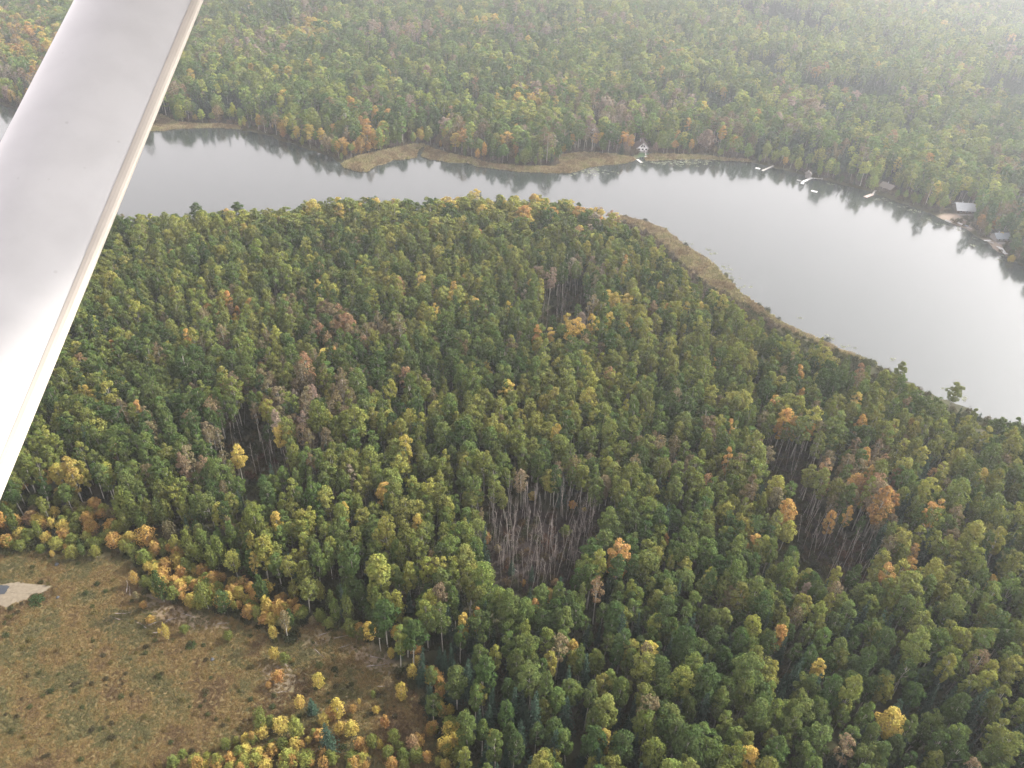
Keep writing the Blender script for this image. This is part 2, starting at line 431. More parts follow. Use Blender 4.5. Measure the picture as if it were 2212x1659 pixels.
def birch(seed, h=8.0, rad=1.55, low=.10, n=950, size=.40, lod=1.0):
    r = np.random.default_rng(seed)
    n = int(n * lod)
    d = unit(n, r)
    zc, hz = h * (low + 1) / 2, h * (1 - low) / 2
    lump = 1 + .36 * (np.sin(d[:, 0] * 6.5 + seed) * np.sin(d[:, 1] * 5.7 + seed * 2) + np.sin(d[:, 2] * 8 + d[:, 0] * 3 + seed * 3) * .6)
    rr = (.62 + .38 * r.random(n) ** .6) * lump
    tapr = np.where(d[:, 2] > 0, 1 - .48 * d[:, 2] ** 1.5, 1 - .1 * d[:, 2] ** 2)
    p = np.stack([d[:, 0] * rad * rr * tapr, d[:, 1] * rad * rr * tapr, zc + d[:, 2] * hz * np.minimum(rr, 1.06)], 1)
    crown = cards(p, d + unit(n, r) * .6, size / math.sqrt(lod) * (.7 + .6 * r.random(n)), size / math.sqrt(lod) * .75, r)
    tr = [tube([[0, 0, -.3], [.05, .02, h * .5], [.02, .05, h * .9]], [.10, .06, .02], 5)]
    for k in range(3):
        an = r.random() * 6.28
        tr.append(tube([[0, 0, h * (.15 + .12 * k)], [math.cos(an) * rad * .6, math.sin(an) * rad * .6, h * (.4 + .12 * k)]], [.04, .015], 4))
    return merge(tr), crown

def spruce(seed, h=15.0, rad=2.3, layers=17, lod=1.0):
    r = np.random.default_rng(seed)
    V, N, SU, SV = [], [], [], []
    for L in range(layers):
        t = (L + r.random() * .5) / layers
        z = h * (.08 + .92 * t)
        q = rad * (1 - t) ** .85 * (.85 + .3 * r.random()) + .12
        nb = max(4, int((10 - 5 * t) * lod))
        for bq in range(nb):
            an = (bq + r.random() * .8) / nb * 6.283 + L * 1.3
            ln = q * (.75 + .4 * r.random())
            steps = max(2, int(5 * (1 - .5 * t) * lod))
            for s in range(steps):
                u = (s + .6) / steps
                p = np.array([math.cos(an) * ln * u, math.sin(an) * ln * u, z - ln * u * .42 + .25 * u * u * ln])
                for side in (0, 1):
                    V.append(p + r.normal(size=3) * .13)
                    N.append(np.array([math.cos(an) * .45, math.sin(an) * .45, .85]) + r.normal(size=3) * .4)
                    w = (.55 + .30 * (1 - u)) * (1.05 - .5 * t)
                    SU.append(w * (.8 + .4 * r.random()) / math.sqrt(lod)); SV.append(w * .6 / math.sqrt(lod))
    V.append(np.array([0, 0, h + .1])); N.append(np.array([1., 0, 0])); SU.append(.5); SV.append(.3)
    crown = cards(np.array(V), np.array(N), np.array(SU), np.array(SV), r)
    return tube([[0, 0, -.4], [0, 0, h * .5], [0, 0, h * .96]], [.20, .12, .03], 5), crown

def snag(seed, h=15.0):
    r = np.random.default_rng(seed)
    lean = r.normal(size=2) * .75
    k = 6
    z = np.linspace(0, 1, k)
    wob = np.cumsum(r.normal(size=(k, 2)) * .10, 0)
    pts = np.stack([lean[0] * z ** 1.3 + wob[:, 0], lean[1] * z ** 1.3 + wob[:, 1], -.4 + z * h], 1)
    trunk = tube(pts, np.linspace(.115, .04, k), 5)
    br = []
    for j in range(r.integers(4, 8)):
        t = .4 + .56 * r.random()
        i = min(int(t * (k - 1)), k - 2)
        p0 = pts[i] + (pts[i + 1] - pts[i]) * (t * (k - 1) - i)
        an = r.random() * 6.283; ln = .8 + 1.8 * r.random()
        p1 = p0 + np.array([math.cos(an) * ln * .55, math.sin(an) * ln * .55, ln * .75])
        pm = (p0 + p1) / 2 + r.normal(size=3) * .12
        br.append(tube([p0, pm, p1], [.045, .03, .015], 4))
    return trunk, br

def thicket(seed, h=3.6, rad=2.0, ns=110, nl=110):
    r = np.random.default_rng(seed)
    an = r.random(ns) * 6.283; q = np.sqrt(r.random(ns)) * rad
    base = np.stack([np.cos(an) * q * .45, np.sin(an) * q * .45, np.zeros(ns)], 1)
    hh = h * (.55 + .5 * r.random(ns)) * np.sqrt(np.maximum(.15, 1 - (q / rad) ** 2 * .75))
    top = np.stack([np.cos(an) * q * 1.15, np.sin(an) * q * 1.15, hh], 1) + r.normal(size=(ns, 3)) * .15
    side = np.stack([-np.sin(an + .7), np.cos(an + .7), np.zeros(ns)], 1) * .035
    v = np.stack([base - side, base + side, top + side * .5, top - side * .5], 1).reshape(-1, 3)
    f = np.arange(ns * 4).reshape(ns, 4)
    k = r.integers(0, ns, nl); u = (.55 + .5 * r.random(nl))[:, None]
    p = base[k] * (1 - u) + top[k] * u + r.normal(size=(nl, 3)) * .22
    return (v, f), cards(p, unit(nl, r) + np.array([0, 0, .5]), .30 + .25 * r.random(nl), .25, r)

def shrub(seed, h=1.8, rad=1.5, n=170, size=.42):
    r = np.random.default_rng(seed)
    d = unit(n, r); d[:, 2] = np.abs(d[:, 2])
    rr = (.55 + .5 * r.random(n)) * (1 + .25 * np.sin(d[:, 0] * 6 + seed) * np.sin(d[:, 1] * 5))
    p = d * rr[:, None] * np.array([rad, rad, h])
    return cards(p, d + unit(n, r) * .7 + np.array([0, 0, .3]), size * (.6 + .8 * r.random(n)), size * .7, r)

def tuft(seed, h=.9, rad=.55, n=26, w=.09):
    r = np.random.default_rng(seed)
    an = r.random(n) * 6.283; q = np.sqrt(r.random(n)) * rad
    b0 = np.stack([np.cos(an) * q, np.sin(an) * q, -.05 * np.ones(n)], 1)
    t0 = b0 + np.stack([np.cos(an) * .35 * r.random(n), np.sin(an) * .35 * r.random(n), h * (.5 + .6 * r.random(n))], 1) + r.normal(size=(n, 3)) * .06
    yaw = r.random(n) * 6.283
    s = np.stack([np.cos(yaw), np.sin(yaw), np.zeros(n)], 1) * w
    v = np.stack([b0 - s, b0 + s, t0 + s * .5, t0 - s * .5], 1).reshape(-1, 3)
    return v, np.arange(n * 4).reshape(n, 4)

# ------------------------------------------------------------------ proto meshes
def split_meshes(name, gen, bark, leafm):
    t, c_ = gen
    return (mesh_np(name + '_trunk', *t, [bark]), mesh_np(name + '_crown', *c_, [leafm]))
def joined(name, gen, mats):
    v, f, mi = join(gen)
    return mesh_np(name, v, f, mats, mi)
AS_P = [dict(h=18, rad=1.95, low=.30, nclump=28), dict(h=19, rad=2.6, low=.38, nclump=32), dict(h=17, rad=1.6, low=.34, nclump=22), dict(h=18.5, rad=1.8, low=.24, nclump=28), dict(h=17.5, rad=2.3, low=.42, nclump=26, spread=1.08),
    dict(h=19.5, rad=1.5, low=.34, nclump=21, spread=1.15), dict(h=16, rad=1.9, low=.20, nclump=28), dict(h=18, rad=2.15, low=.36, nclump=22, spread=1.18), dict(h=20, rad=1.9, low=.36, nclump=24, spread=1.1), dict(h=17, rad=2.4, low=.34, nclump=24, spread=1.2), dict(h=18, rad=1.4, low=.26, nclump=22), dict(h=16.5, rad=1.75, low=.40, nclump=17, spread=1.2)]
NA = len(AS_P)
AS_SPARSE = [dict(h=17, rad=1.8, low=.34, nclump=24, per=24), dict(h=18, rad=2.0, low=.34, nclump=25, per=20), dict(h=16, rad=1.5, low=.4, nclump=17, per=18, spread=1.2)]
aspen_ind = [split_meshes('aspen', aspen(100 + i, **p), M['bark'], M['leaf']) for i, p in enumerate(AS_P)]
sparse_ind = [split_meshes('thin_aspen', aspen(160 + i, **p), M['bark'], M['leaf']) for i, p in enumerate(AS_SPARSE)]
BI_P = [dict(), dict(rad=1.25), dict(h=8.5, rad=1.8), dict(h=7.5, rad=1.4, low=.16), dict(h=8, rad=1.65, low=.05)]
birch_ind = [split_meshes('birch', birch(200 + i, **p), M['bark'], M['leaf']) for i, p in enumerate(BI_P)]
SP_P = [dict(), dict(h=16, rad=2.0), dict(h=13, rad=2.4, layers=15), dict(h=15, rad=1.7)]
spruce_ind = [split_meshes('spruce', spruce(300 + i, **p), M['dark_bark'], M['needle']) for i, p in enumerate(SP_P)]
snag_gen = [snag(400 + i, 12.5 + (i % 5) * 1.3) for i in range(10)]
snag_ind = [(mesh_np('snag_trunk', *t, [M['dead_wood']]), [mesh_np('snag_branch', *q, [M['dead_wood']]) for q in br]) for t, br in snag_gen]

def proto_col(name, meshes):
    c_ = bpy.data.collections.new(name)
    for i, me in enumerate(meshes):
        o = bpy.data.objects.new('%s_%02d' % (name, i), me); c_.objects.link(o)
    return c_
def lods(fn, base, ps, lod, nm, bark, lf):
    return [joined(nm, fn(base + i, lod=lod, **p), [bark, lf]) for i, p in enumerate(ps)]
COL = {}
COL['aspen'] = proto_col('aspen_mid', lods(aspen, 100, AS_P, .62, 'aspen_mid', M['bark'], M['leaf']) + [joined('thin_mid', aspen(160 + i, **p), [M['bark'], M['leaf']]) for i, p in enumerate(AS_SPARSE)])
COL['aspen_far'] = proto_col('aspen_far', lods(aspen, 100, AS_P, .34, 'aspen_far', M['bark'], M['leaf']) + lods(aspen, 160, AS_SPARSE, .6, 'thin_far', M['bark'], M['leaf']))
COL['birch'] = proto_col('birch_mid', lods(birch, 200, BI_P, .6, 'birch_mid', M['bark'], M['leaf']))
COL['spruce'] = proto_col('spruce_mid', lods(spruce, 300, SP_P, .75, 'spruce_mid', M['dark_bark'], M['needle']))
COL['snag'] = proto_col('snag_mid', [joined('snag_mid', [t] + br, [M['dead_wood']] * 9) for t, br in snag_gen])
COL['thicket'] = proto_col('thicket', [joined('thicket', thicket(500 + i, 3.2 + .4 * i), [M['twig'], M['straw']]) for i in range(3)])
COL['shrub'] = proto_col('shrub', [mesh_np('shrub', *shrub(600 + i), [M['leaf']]) for i in range(4)])
COL['weed'] = proto_col('weed', [mesh_np('weed', *shrub(680 + i, .42, .62, 46, .26), [M['straw']]) for i in range(5)])
COL['tuft'] = proto_col('tuft', [mesh_np('tuft', *tuft(700 + i), [M['straw']]) for i in range(5)])

def gn_group(col):
    g = bpy.data.node_groups.new('scatter_' + col.name, 'GeometryNodeTree')
    g.interface.new_socket('Geometry', in_out='INPUT', socket_type='NodeSocketGeometry')
    g.interface.new_socket('Geometry', in_out='OUTPUT', socket_type='NodeSocketGeometry')
    N = g.nodes.new
    gi, go = N('NodeGroupInput'), N('NodeGroupOutput')
    ip, ci = N('GeometryNodeInstanceOnPoints'), N('GeometryNodeCollectionInfo')
    ci.inputs['Collection'].default_value = col
    ci.inputs['Separate Children'].default_value = True; ci.inputs['Reset Children'].default_value = True
    def na(nm, ty):
        n = N('GeometryNodeInputNamedAttribute'); n.data_type = ty; n.inputs['Name'].default_value = nm
        return next(s for s in n.outputs if s.enabled and s.name == 'Attribute')
    er = N('FunctionNodeEulerToRotation')
    L = g.links.new
    L(gi.outputs[0], ip.inputs['Points']); L(ci.outputs[0], ip.inputs['Instance'])
    ip.inputs['Pick Instance'].default_value = True
    L(na('variant', 'INT'), ip.inputs['Instance Index'])
    L(na('spin', 'FLOAT_VECTOR'), er.inputs[0]); L(er.outputs[0], ip.inputs['Rotation'])
    L(na('size', 'FLOAT_VECTOR'), ip.inputs['Scale'])
    L(ip.outputs[0], go.inputs[0])
    return g
GROUPS = {}
def scatter(name, colkey, pos, spin, size, variant, tint, label):
    n = len(pos)
    if n == 0: return None
    me = bpy.data.meshes.new(name)
    me.vertices.add(n); me.vertices.foreach_set('co', np.asarray(pos, np.float32).ravel())
    def at(nm, ty, key, arr, dt=np.float32):
        q = me.attributes.new(nm, ty, 'POINT'); q.data.foreach_set(key, np.ascontiguousarray(arr, dt).ravel())
    at('spin', 'FLOAT_VECTOR', 'vector', spin); at('size', 'FLOAT_VECTOR', 'vector', size)
    at('variant', 'INT', 'value', variant, np.int32)
    at('tint', 'FLOAT_COLOR', 'color', np.concatenate([tint, np.ones((n, 1))], 1))
    o = add_obj(name, me)
    md = o.modifiers.new('scatter', 'NODES')
    if colkey not in GROUPS: GROUPS[colkey] = gn_group(COL[colkey])
    md.node_group = GROUPS[colkey]
    tag(o, label=label, kind='stuff')
    return o

# ------------------------------------------------------------------ where the trees stand and what colour their leaves have
PAL = dict(D=(.057, .085, .028), G=(.094, .125, .037), OL=(.134, .152, .041), YG=(.205, .205, .052), Y=(.35, .27, .075), O=(.35, .215, .075), RU=(.24, .155, .085), B=(.155, .125, .070), S=(.030, .051, .034), PB=(.215, .172, .130))
CODES = list(PAL)
PALA = np.array([PAL[k] for k in CODES])
#  centre x, y, half sizes (photo pixels / 1.389), mix of leaf colours, strength
BLOBS = [(1650, 1450, 430, 190, 'D:5 G:4 OL:1.5 YG:.4', .6), (1100, 530, 380, 60, 'YG:2 OL:4 G:2', .55), (1650, 740, 260, 60, 'YG:3 OL:3 G:1', .65), (400, 620, 250, 80, 'G:3 OL:3 D:1 YG:.6', .5),
    (620, 850, 95, 75, 'B:5 OL:2 RU:1', .85), (700, 905, 75, 60, 'B:6 PB:2 YG:1', .8), (500, 960, 110, 80, 'D:3 B:2', .5), (1230, 640, 60, 75, 'B:3 PB:2 G:1', .7), (735, 705, 45, 22, 'RU:4 B:3', .8), (830, 715, 45, 18, 'B:3', .8),
    (640, 690, 60, 40, 'B:2 OL:1', .5), (470, 690, 70, 60, 'B:2 OL:2 O:1', .45), (1460, 985, 95, 50, 'B:3 OL:2', .7), (1250, 990, 60, 40, 'B:2 OL:2', .5), (1875, 1080, 120, 95, 'O:4 B:3 OL:1.5 RU:2', .98), (1660, 925, 90, 55, 'O:2 YG:2 B:2 OL:1', .65), (1780, 1000, 90, 60, 'B:4 RU:2 O:1', .7),
    (1900, 1230, 60, 50, 'O:1 B:2 OL:1', .6), (1320, 680, 70, 45, 'YG:3 Y:2', .55), (1420, 590, 70, 40, 'YG:3 OL:1', .6), (1540, 640, 60, 40, 'YG:3 Y:1 OL:1', .6), (1500, 620, 90, 45, 'YG:2 OL:2', .5), (1640, 720, 130, 50, 'YG:2 OL:3', .5),
    (1080, 440, 260, 30, 'YG:4 Y:2 OL:2 O:.3', .8), (780, 440, 110, 20, 'YG:3 Y:1 OL:2', .55), (1310, 460, 60, 22, 'O:1 RU:1 PB:1 Y:1', .7), (450, 470, 180, 14, 'OL:2 YG:1', .5),
    (800, 960, 130, 60, 'YG:2 OL:3', .5), (900, 920, 90, 50, 'YG:2 OL:3', .5), (1200, 940, 90, 50, 'YG:2 OL:3', .45), (2050, 1250, 170, 100, 'YG:1 OL:4', .5), (2080, 960, 120, 40, 'YG:2 OL:3', .5), (2000, 900, 120, 25, 'YG:3 OL:2 Y:.5', .5),
    (250, 830, 140, 90, 'G:2 D:2 YG:1', .4), (150, 900, 80, 60, 'OL:3 YG:1', .4), (130, 1080, 150, 90, 'OL:4 YG:2 Y:.6 B:1 O:.4', .8), (420, 1120, 220, 90, 'OL:4 G:2 YG:2 Y:.25 B:.5', .6), (600, 1180, 200, 70, 'OL:3 G:3 YG:2', .6), (340, 1080, 150, 60, 'OL:3 B:2 G:2', .5),
    (40, 95, 110, 60, 'O:2 B:3 Y:2 OL:2', .8), (40, 195, 60, 20, 'Y:2 O:1 YG:1', .8), (30, 165, 80, 14, 'PB:3 RU:1', .8), (860, 68, 75, 20, 'PB:4 RU:1', .9), (680, 72, 45, 18, 'Y:2 YG:2', .7), (540, 85, 60, 22, 'PB:2 B:2', .7), (560, 100, 50, 16, 'PB:2', .5),
    (1330, 240, 75, 38, 'PB:3 B:3', .85), (1240, 190, 60, 25, 'PB:1 B:1 YG:1', .5), (1140, 212, 32, 14, 'Y:3 YG:1', .85), (780, 295, 60, 30, 'O:4 Y:1 B:1', .85), (620, 275, 80, 22, 'Y:1 O:1 YG:1 B:1', .6), (430, 250, 100, 18, 'Y:1 O:1 YG:2 B:1', .6), (960, 295, 130, 25, 'O:1 B:3 Y:1 OL:2', .7),
    (1180, 310, 130, 25, 'O:1 B:2 PB:2 OL:3', .7), (1090, 335, 60, 20, 'OL:3 B:2 O:1', .6), (1290, 300, 60, 14, 'O:2 Y:1 B:2', .7), (1500, 300, 70, 25, 'O:1 B:2 OL:3', .6), (1540, 315, 30, 22, 'RU:1 B:2 O:1', .7), (1650, 330, 90, 30, 'YG:2 OL:2 O:.5', .5), (1850, 370, 160, 30, 'OL:3 YG:2 O:.4', .5), (2150, 480, 80, 50, 'OL:2 O:1 B:2', .6),
    (1500, 120, 300, 60, 'OL:3 YG:2', .4), (1900, 90, 400, 80, 'OL:2 YG:2 G:2', .4), (700, 140, 250, 60, 'OL:2 YG:1 G:2', .3)]
def parse(mx):
    w = np.zeros(len(CODES))
    for q in mx.split():
        k, v = q.split(':'); w[CODES.index(k)] = float(v)
    return w / w.sum()
def leaf_codes(px, py, X, Y, r, far):
    n = len(px)
    clone = fbm(X / 22, Y / 22, 77, 3)
    W = np.zeros((n, len(CODES)))
    g = sstep(.38, .62, clone)
    W[:, 0] = .42 * (1 - g); W[:, 1] = .42 * (1 - g) + .35 * g; W[:, 2] = .14 + .45 * g; W[:, 3] = .03 + .19 * g; W[:, 4] = .018; W[:, 5] = .004; W[:, 7] = .03; W[:, 6] = .003
    p2 = fbm(X / 95, Y / 50, 177, 3)
    q = np.where(far, sstep(.50, .66, p2), 0)[:, None]
    W = W * (1 - q) + q * parse('YG:2 OL:5 Y:.2 G:5')[None]
    q = np.where(far, (1 - sstep(.36, .47, p2)) * .7, 0)[:, None]
    W = W * (1 - q) + q * parse('D:6 G:4 B:.8 PB:.3')[None]
    q = np.where(far, sstep(.60, .72, fbm(X / 45, Y / 30, 191, 3)), 0)[:, None] * .6
    W = W * (1 - q) + q * parse('B:3 PB:3 OL:2 RU:.5')[None]
    W /= W.sum(1)[:, None]
    for cx, cy, rx, ry, mx, s in BLOBS:
        q = np.exp(-.5 * (((px - cx) / rx) ** 2 + ((py - cy) / ry) ** 2) * 1.6) * s
        W = W * (1 - q[:, None]) + parse(mx)[None] * q[:, None]
    cum = np.cumsum(W, 1); cum /= cum[:, -1:]
    return (r.random(n)[:, None] > cum).sum(1)

r = np.random.default_rng(77)
def jitter_grid(cell, y0, y1, xk):
    xs, ys = np.arange(-xk, xk, cell), np.arange(y0, y1, cell)
    X, Y = np.meshgrid(xs, ys)
    X[::2] += cell / 2
    return (X + r.uniform(-.42, .42, X.shape) * cell).ravel(), (Y + r.uniform(-.42, .42, X.shape) * cell).ravel()
def in_frame(x, y, z, mx=230, mt=70, mb=230):
    px, py, dep = proj(np.stack([x, y, z], -1))
    return (dep > 1) & (px > -mx) & (px < PW + mx) & (py > -mt) & (py < PH + mb), px, py
X1, Y1 = jitter_grid(3.85, 60, 470, 420)
X2, Y2 = jitter_grid(4.6, 470, 2300, 1500)
X, Y = np.concatenate([X1, X2]), np.concatenate([Y1, Y2])
ok, px, py = in_frame(X, Y, np.zeros_like(X))
X, Y = X[ok], Y[ok]
sd = lake_sd(X, Y)
ok = sd > 2.0
X, Y, sd = X[ok], Y[ok], sd[ok]
Z = terrain_z(X, Y, sd)
n = len(X)
D = np.hypot(X, Y)
far_side = D > (np.hypot(*ground(1300, 400)[:2]))
bx, by, dep = proj(np.stack([X, Y, Z], -1))
far_side = (by < 465) & (bx < 1640) | (by < 250) | ((bx >= 1640) & (by < 380 + (bx - 1640) * .42)) 
# species
conif = np.full(n, .045)
conif += .62 * sstep(1250, 1750, bx) * (1 - sstep(330, 480, by)) * sstep(.35, .6, fbm(X / 70, Y / 70, 88, 3))
conif += .42 * (by < 280) * sstep(.42, .62, fbm(X / 60, Y / 60, 89, 3))
conif += .40 * np.exp(-(((bx - 1010) / 120) ** 2 + ((by - 1500) / 170) ** 2)) + .20 * ((by > 1380) & (bx > 900)) + .14 * ((bx > 1850) & (by > 900))
is_sp = r.random(n) < conif
H = r.normal(18.3, 2.9, n) * (.92 + .16 * fbm(X / 30, Y / 30, 99, 3))
young = np.exp(-(((bx - 250) / 330) ** 2 + ((by - 1230) / 110) ** 2) * 1.3)
H *= 1 - .52 * young
edge = (sd < 14)
H = np.where(edge & far_side, H * r.uniform(.45, .85, n), H)
H = np.where(edge & ~far_side, H * r.uniform(.75, 1.0, n), H)
H = np.where(is_sp, H * r.uniform(.6, .95, n), H)
# reject what would stand in or in front of open ground that the photograph shows
def tip(fr):
    q = proj(np.stack([X, Y, Z + H * fr], -1)); return q[0], q[1]
bad = np.zeros(n, bool)
snj = r.normal(0, 11, (2, n))
opens = [MEADOW_PIX] + MARSHES_PIX
for fr in (0.0, .3, .6, .95):
    qx, qy = tip(fr)
    for P_ in opens: bad |= inside(P_, qx, qy)
    if fr > .5:
        jx = qy + r.uniform(-4, 5, n)
        bad |= inside(LAKE_PIX, qx, jx) & ~far_side
    for P_ in (SNAG_PIX, SNAG2_PIX, GAP_PIX, GAP3_PIX):
        if fr >= .3: bad |= inside(P_, qx + snj[0], qy + snj[1]) & (r.random(n) > (.03 if P_ in (SNAG_PIX,) else .10))
    for P_ in (YARD_PIX, YARD2_PIX, PAD_PIX, LAWN_PIX): bad |= inside(P_, qx, qy)
# keep clear of the cabins (photo pixel of the cabin, radius in metres, strip kept open towards the camera)
CLEAR = [(1386, 321, 9), (2079, 458, 10), (2197, 446, 6), (1917, 408, 7), (1746, 379, 5), (2160, 516, 7)]
for cx, cy, rad_ in CLEAR:
    g_ = ground(cx, cy, 1.0)
    dx, dy = X - g_[0], Y - g_[1]
    u = g_[:2] / np.hypot(g_[0], g_[1])
    al, ac = dx * u[0] + dy * u[1], dx * u[1] - dy * u[0]
    bad |= (np.abs(ac) < rad_ * .8) & (al < rad_) & (al > -rad_ - 20)
bad |= r.random(n) < .06
keep = ~bad
X, Y, Z, H, sd, is_sp, far_side, young, bx, by, dep = (q[keep] for q in (X, Y, Z, H, sd, is_sp, far_side, young, bx, by, dep))
n = len(X)
cx_, cy_, _ = proj(np.stack([X, Y, Z + H * .75], -1))
code = leaf_codes(cx_, cy_, X, Y, r, far_side)
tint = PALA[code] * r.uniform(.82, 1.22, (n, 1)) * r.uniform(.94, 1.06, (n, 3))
tint = np.where(far_side[:, None] & np.isin(code, [0, 1, 2, 3])[:, None], tint * np.array([1.22, 1.32, 1.3]), tint)  # far greens made paler in the tint, standing in for thicker haze
tint = np.where(is_sp[:, None], np.array(PAL['S']) * r.uniform(.75, 1.4, (n, 1)), tint)
isB = np.isin(code, [CODES.index('B'), CODES.index('PB'), CODES.index('RU')])
var = np.where(isB & (r.random(n) < .75), NA + r.integers(0, 3, n), r.integers(0, NA, n))
spin = np.stack([r.normal(0, .035, n), r.normal(0, .035, n), r.random(n) * 6.283], 1)
wide = r.uniform(.82, 1.2, n) * np.where(dep > 430, 1.48, 1.0)
lowc = far_side & (sd < 30) & (r.random(n) < .6) & ~is_sp
lowc |= (dist_poly(MEADOW, X, Y) < 11) & (r.random(n) < .85) & ~is_sp & (bx < 930) & (by < 1420)
ASP_H = np.array([p['h'] for p in AS_P] + [p['h'] for p in AS_SPARSE], float)
SP_H = np.array([15, 16, 13, 15.0])
sv = r.integers(0, 4, n)
hs = np.where(is_sp, H / SP_H[sv], H / ASP_H[var])
size = np.stack([hs ** .75 * wide, hs ** .75 * wide, hs], 1)
pos = np.stack([X, Y, Z], 1)

# ------------------------------------------------------------------ single trees read off the photograph: crown centre x, y, width, height (same pixel scale), colour, kind
HAND = [
 (290,1252,18,40,'O'),(316,1260,25,38,'OL'),(341,1243,15,45,'Y'),(359,1265,16,45,'Y'),(392,1243,23,45,'O'),(390,1270,23,45,'Y'),(426,1276,14,28,'Y'),(495,1281,20,35,'O'),(517,1285,25,45,'O'),(546,1283,18,35,'O'),
 (572,1274,35,42,'O'),(555,1329,22,50,'OL'),(576,1313,25,60,'Y'),(603,1324,25,60,'O'),(621,1362,16,28,'Y'),(590,1369,20,40,'Y'),(592,1414,22,40,'O'),(615,1426,25,40,'OL'),(601,1464,28,40,'O'),(581,1482,14,22,'O'),
 (295,1292,15,28,'B'),(311,1310,16,20,'O'),(326,1342,18,26,'O'),(359,1367,14,48,'Y'),(345,1367,8,18,'O'),(494,1376,20,30,'OL'),(400,1363,20,25,'OL'),(472,1276,26,42,'OL'),(450,1268,24,44,'OL'),(690,1330,24,38,'OL'),
 (797,1366,32,55,'O'),(858,1372,22,50,'Y'),(865,1404,14,40,'O'),(845,1413,16,35,'Y'),(890,1452,22,45,'Y'),(915,1450,20,30,'O'),(688,1472,26,48,'Y'),(838,1477,22,40,'B'),(867,1495,26,55,'Y'),(647,1518,24,40,'Y'),
 (729,1532,30,60,'O'),(715,1543,25,45,'O'),(763,1532,17,24,'O'),(776,1516,8,16,'Y'),(806,1500,12,22,'OL'),(813,1534,17,20,'O'),(831,1561,18,40,'O'),(760,1575,32,45,'Y'),(892,1607,28,48,'RU'),(851,1593,26,48,'OL'),
 (804,1604,25,45,'OL'),(820,1609,15,30,'Y'),(606,1568,35,45,'O'),(640,1577,30,60,'YG'),(570,1575,15,30,'O'),(545,1593,15,35,'O'),(965,1611,36,55,'Y'),(990,1636,30,50,'OL'),(972,1566,36,40,'OL'),(838,1627,25,40,'OL'),
 (767,1650,30,30,'O'),(624,1640,42,46,'YG'),(660,1640,36,44,'YG'),(590,1620,28,36,'O'),(560,1628,26,34,'Y'),(530,1622,26,36,'O'),(500,1640,28,36,'O'),(470,1650,26,34,'O'),(440,1655,24,30,'Y'),(575,1655,30,34,'Y'),(520,1655,26,32,'YG'),(375,1646,26,34,'OL'),(395,1630,18,26,'OL'),
 (560,1545,28,40,'OL'),(585,1560,24,36,'OL'),(700,1556,26,40,'O'),(735,1575,24,40,'Y'),(785,1640,26,36,'YG'),(870,1632,26,40,'OL'),(905,1640,24,36,'OL'),(930,1580,16,30,'OL'),(718,1640,24,36,'OL'),
 (44,1048,28,45,'O'),(98,1034,32,42,'O'),(169,1027,35,35,'B'),(7,1130,30,60,'O'),(38,1130,22,45,'O'),(67,1123,30,38,'RU'),(113,1134,18,35,'Y'),(137,1130,25,30,'OL'),(155,1116,16,18,'O'),(192,1159,20,30,'Y'),(317,1164,40,65,'O'),(314,1209,30,50,'OL'),(335,1190,22,46,'O'),
 (424,1132,16,30,'O'),(132,1182,14,28,'YG'),(114,1200,10,22,'O'),(269,1171,18,22,'Y'),(60,1165,26,34,'OL'),(90,1190,20,30,'OL'),(20,1175,22,36,'OL'),(160,1170,22,32,'OL'),(225,1165,22,32,'OL'),(30,1095,22,30,'OL'),(75,1085,24,34,'OL'),(125,1085,22,34,'OL'),(185,1100,24,36,'B'),
 (1186,1288,30,40,'O'),(1200,1262,18,26,'RU'),(1130,1262,12,22,'O'),(1052,1165,16,36,'O'),(1150,1075,18,30,'O'),(1236,1094,18,28,'O'),(1262,1105,12,18,'Y'),(1222,1150,24,36,'OL'),(1296,1168,20,28,'Y'),(1288,1195,18,34,'RU'),(1075,1190,16,30,'B')]
HAND += [(2162,509,14,19,'Y'),(2187,555,15,20,'Y'),(2030,441,14,16,'O'),(2047,437,14,22,'Y'),(820,286,18,35,'O'),(759,300,28,32,'O'),(781,302,25,30,'O'),(800,296,20,26,'Y'),(895,297,9,22,'Y'),(911,279,9,30,'Y'),(926,286,9,30,'O'),(953,283,12,30,'O'),(1003,301,10,28,'O'),
 (1130,299,12,20,'O'),(1067,318,11,24,'O'),(1087,326,11,16,'O'),(1158,279,13,35,'RU'),(1341,300,9,28,'RU'),(1432,283,12,32,'O'),(1137,207,30,18,'Y'),(1781,331,12,20,'O'),(1763,352,12,14,'YG'),(1645,286,22,30,'YG'),(1527,304,38,36,'PB'),(1310,235,46,32,'PB'),(1340,252,40,30,'B'),
 (537,215,14,24,'YG'),(505,243,18,20,'Y'),(465,247,20,20,'O'),(590,254,12,18,'O'),(612,290,12,20,'O'),(659,297,14,24,'YG'),(695,301,12,24,'O'),(422,254,12,18,'O'),(20,185,22,20,'Y'),(45,190,22,24,'Y'),(15,112,26,24,'O'),(95,130,24,28,'O')]
HAND_SP = [(884,1306,26,50),(674,1527,26,40),(706,1595,48,75),(905,1380,22,50),(862,1400,22,50),(930,1500,24,50),(1148,1245,20,42),(1105,1228,18,34),(985,1385,26,50),(950,1420,24,46),(1010,1460,24,48)]
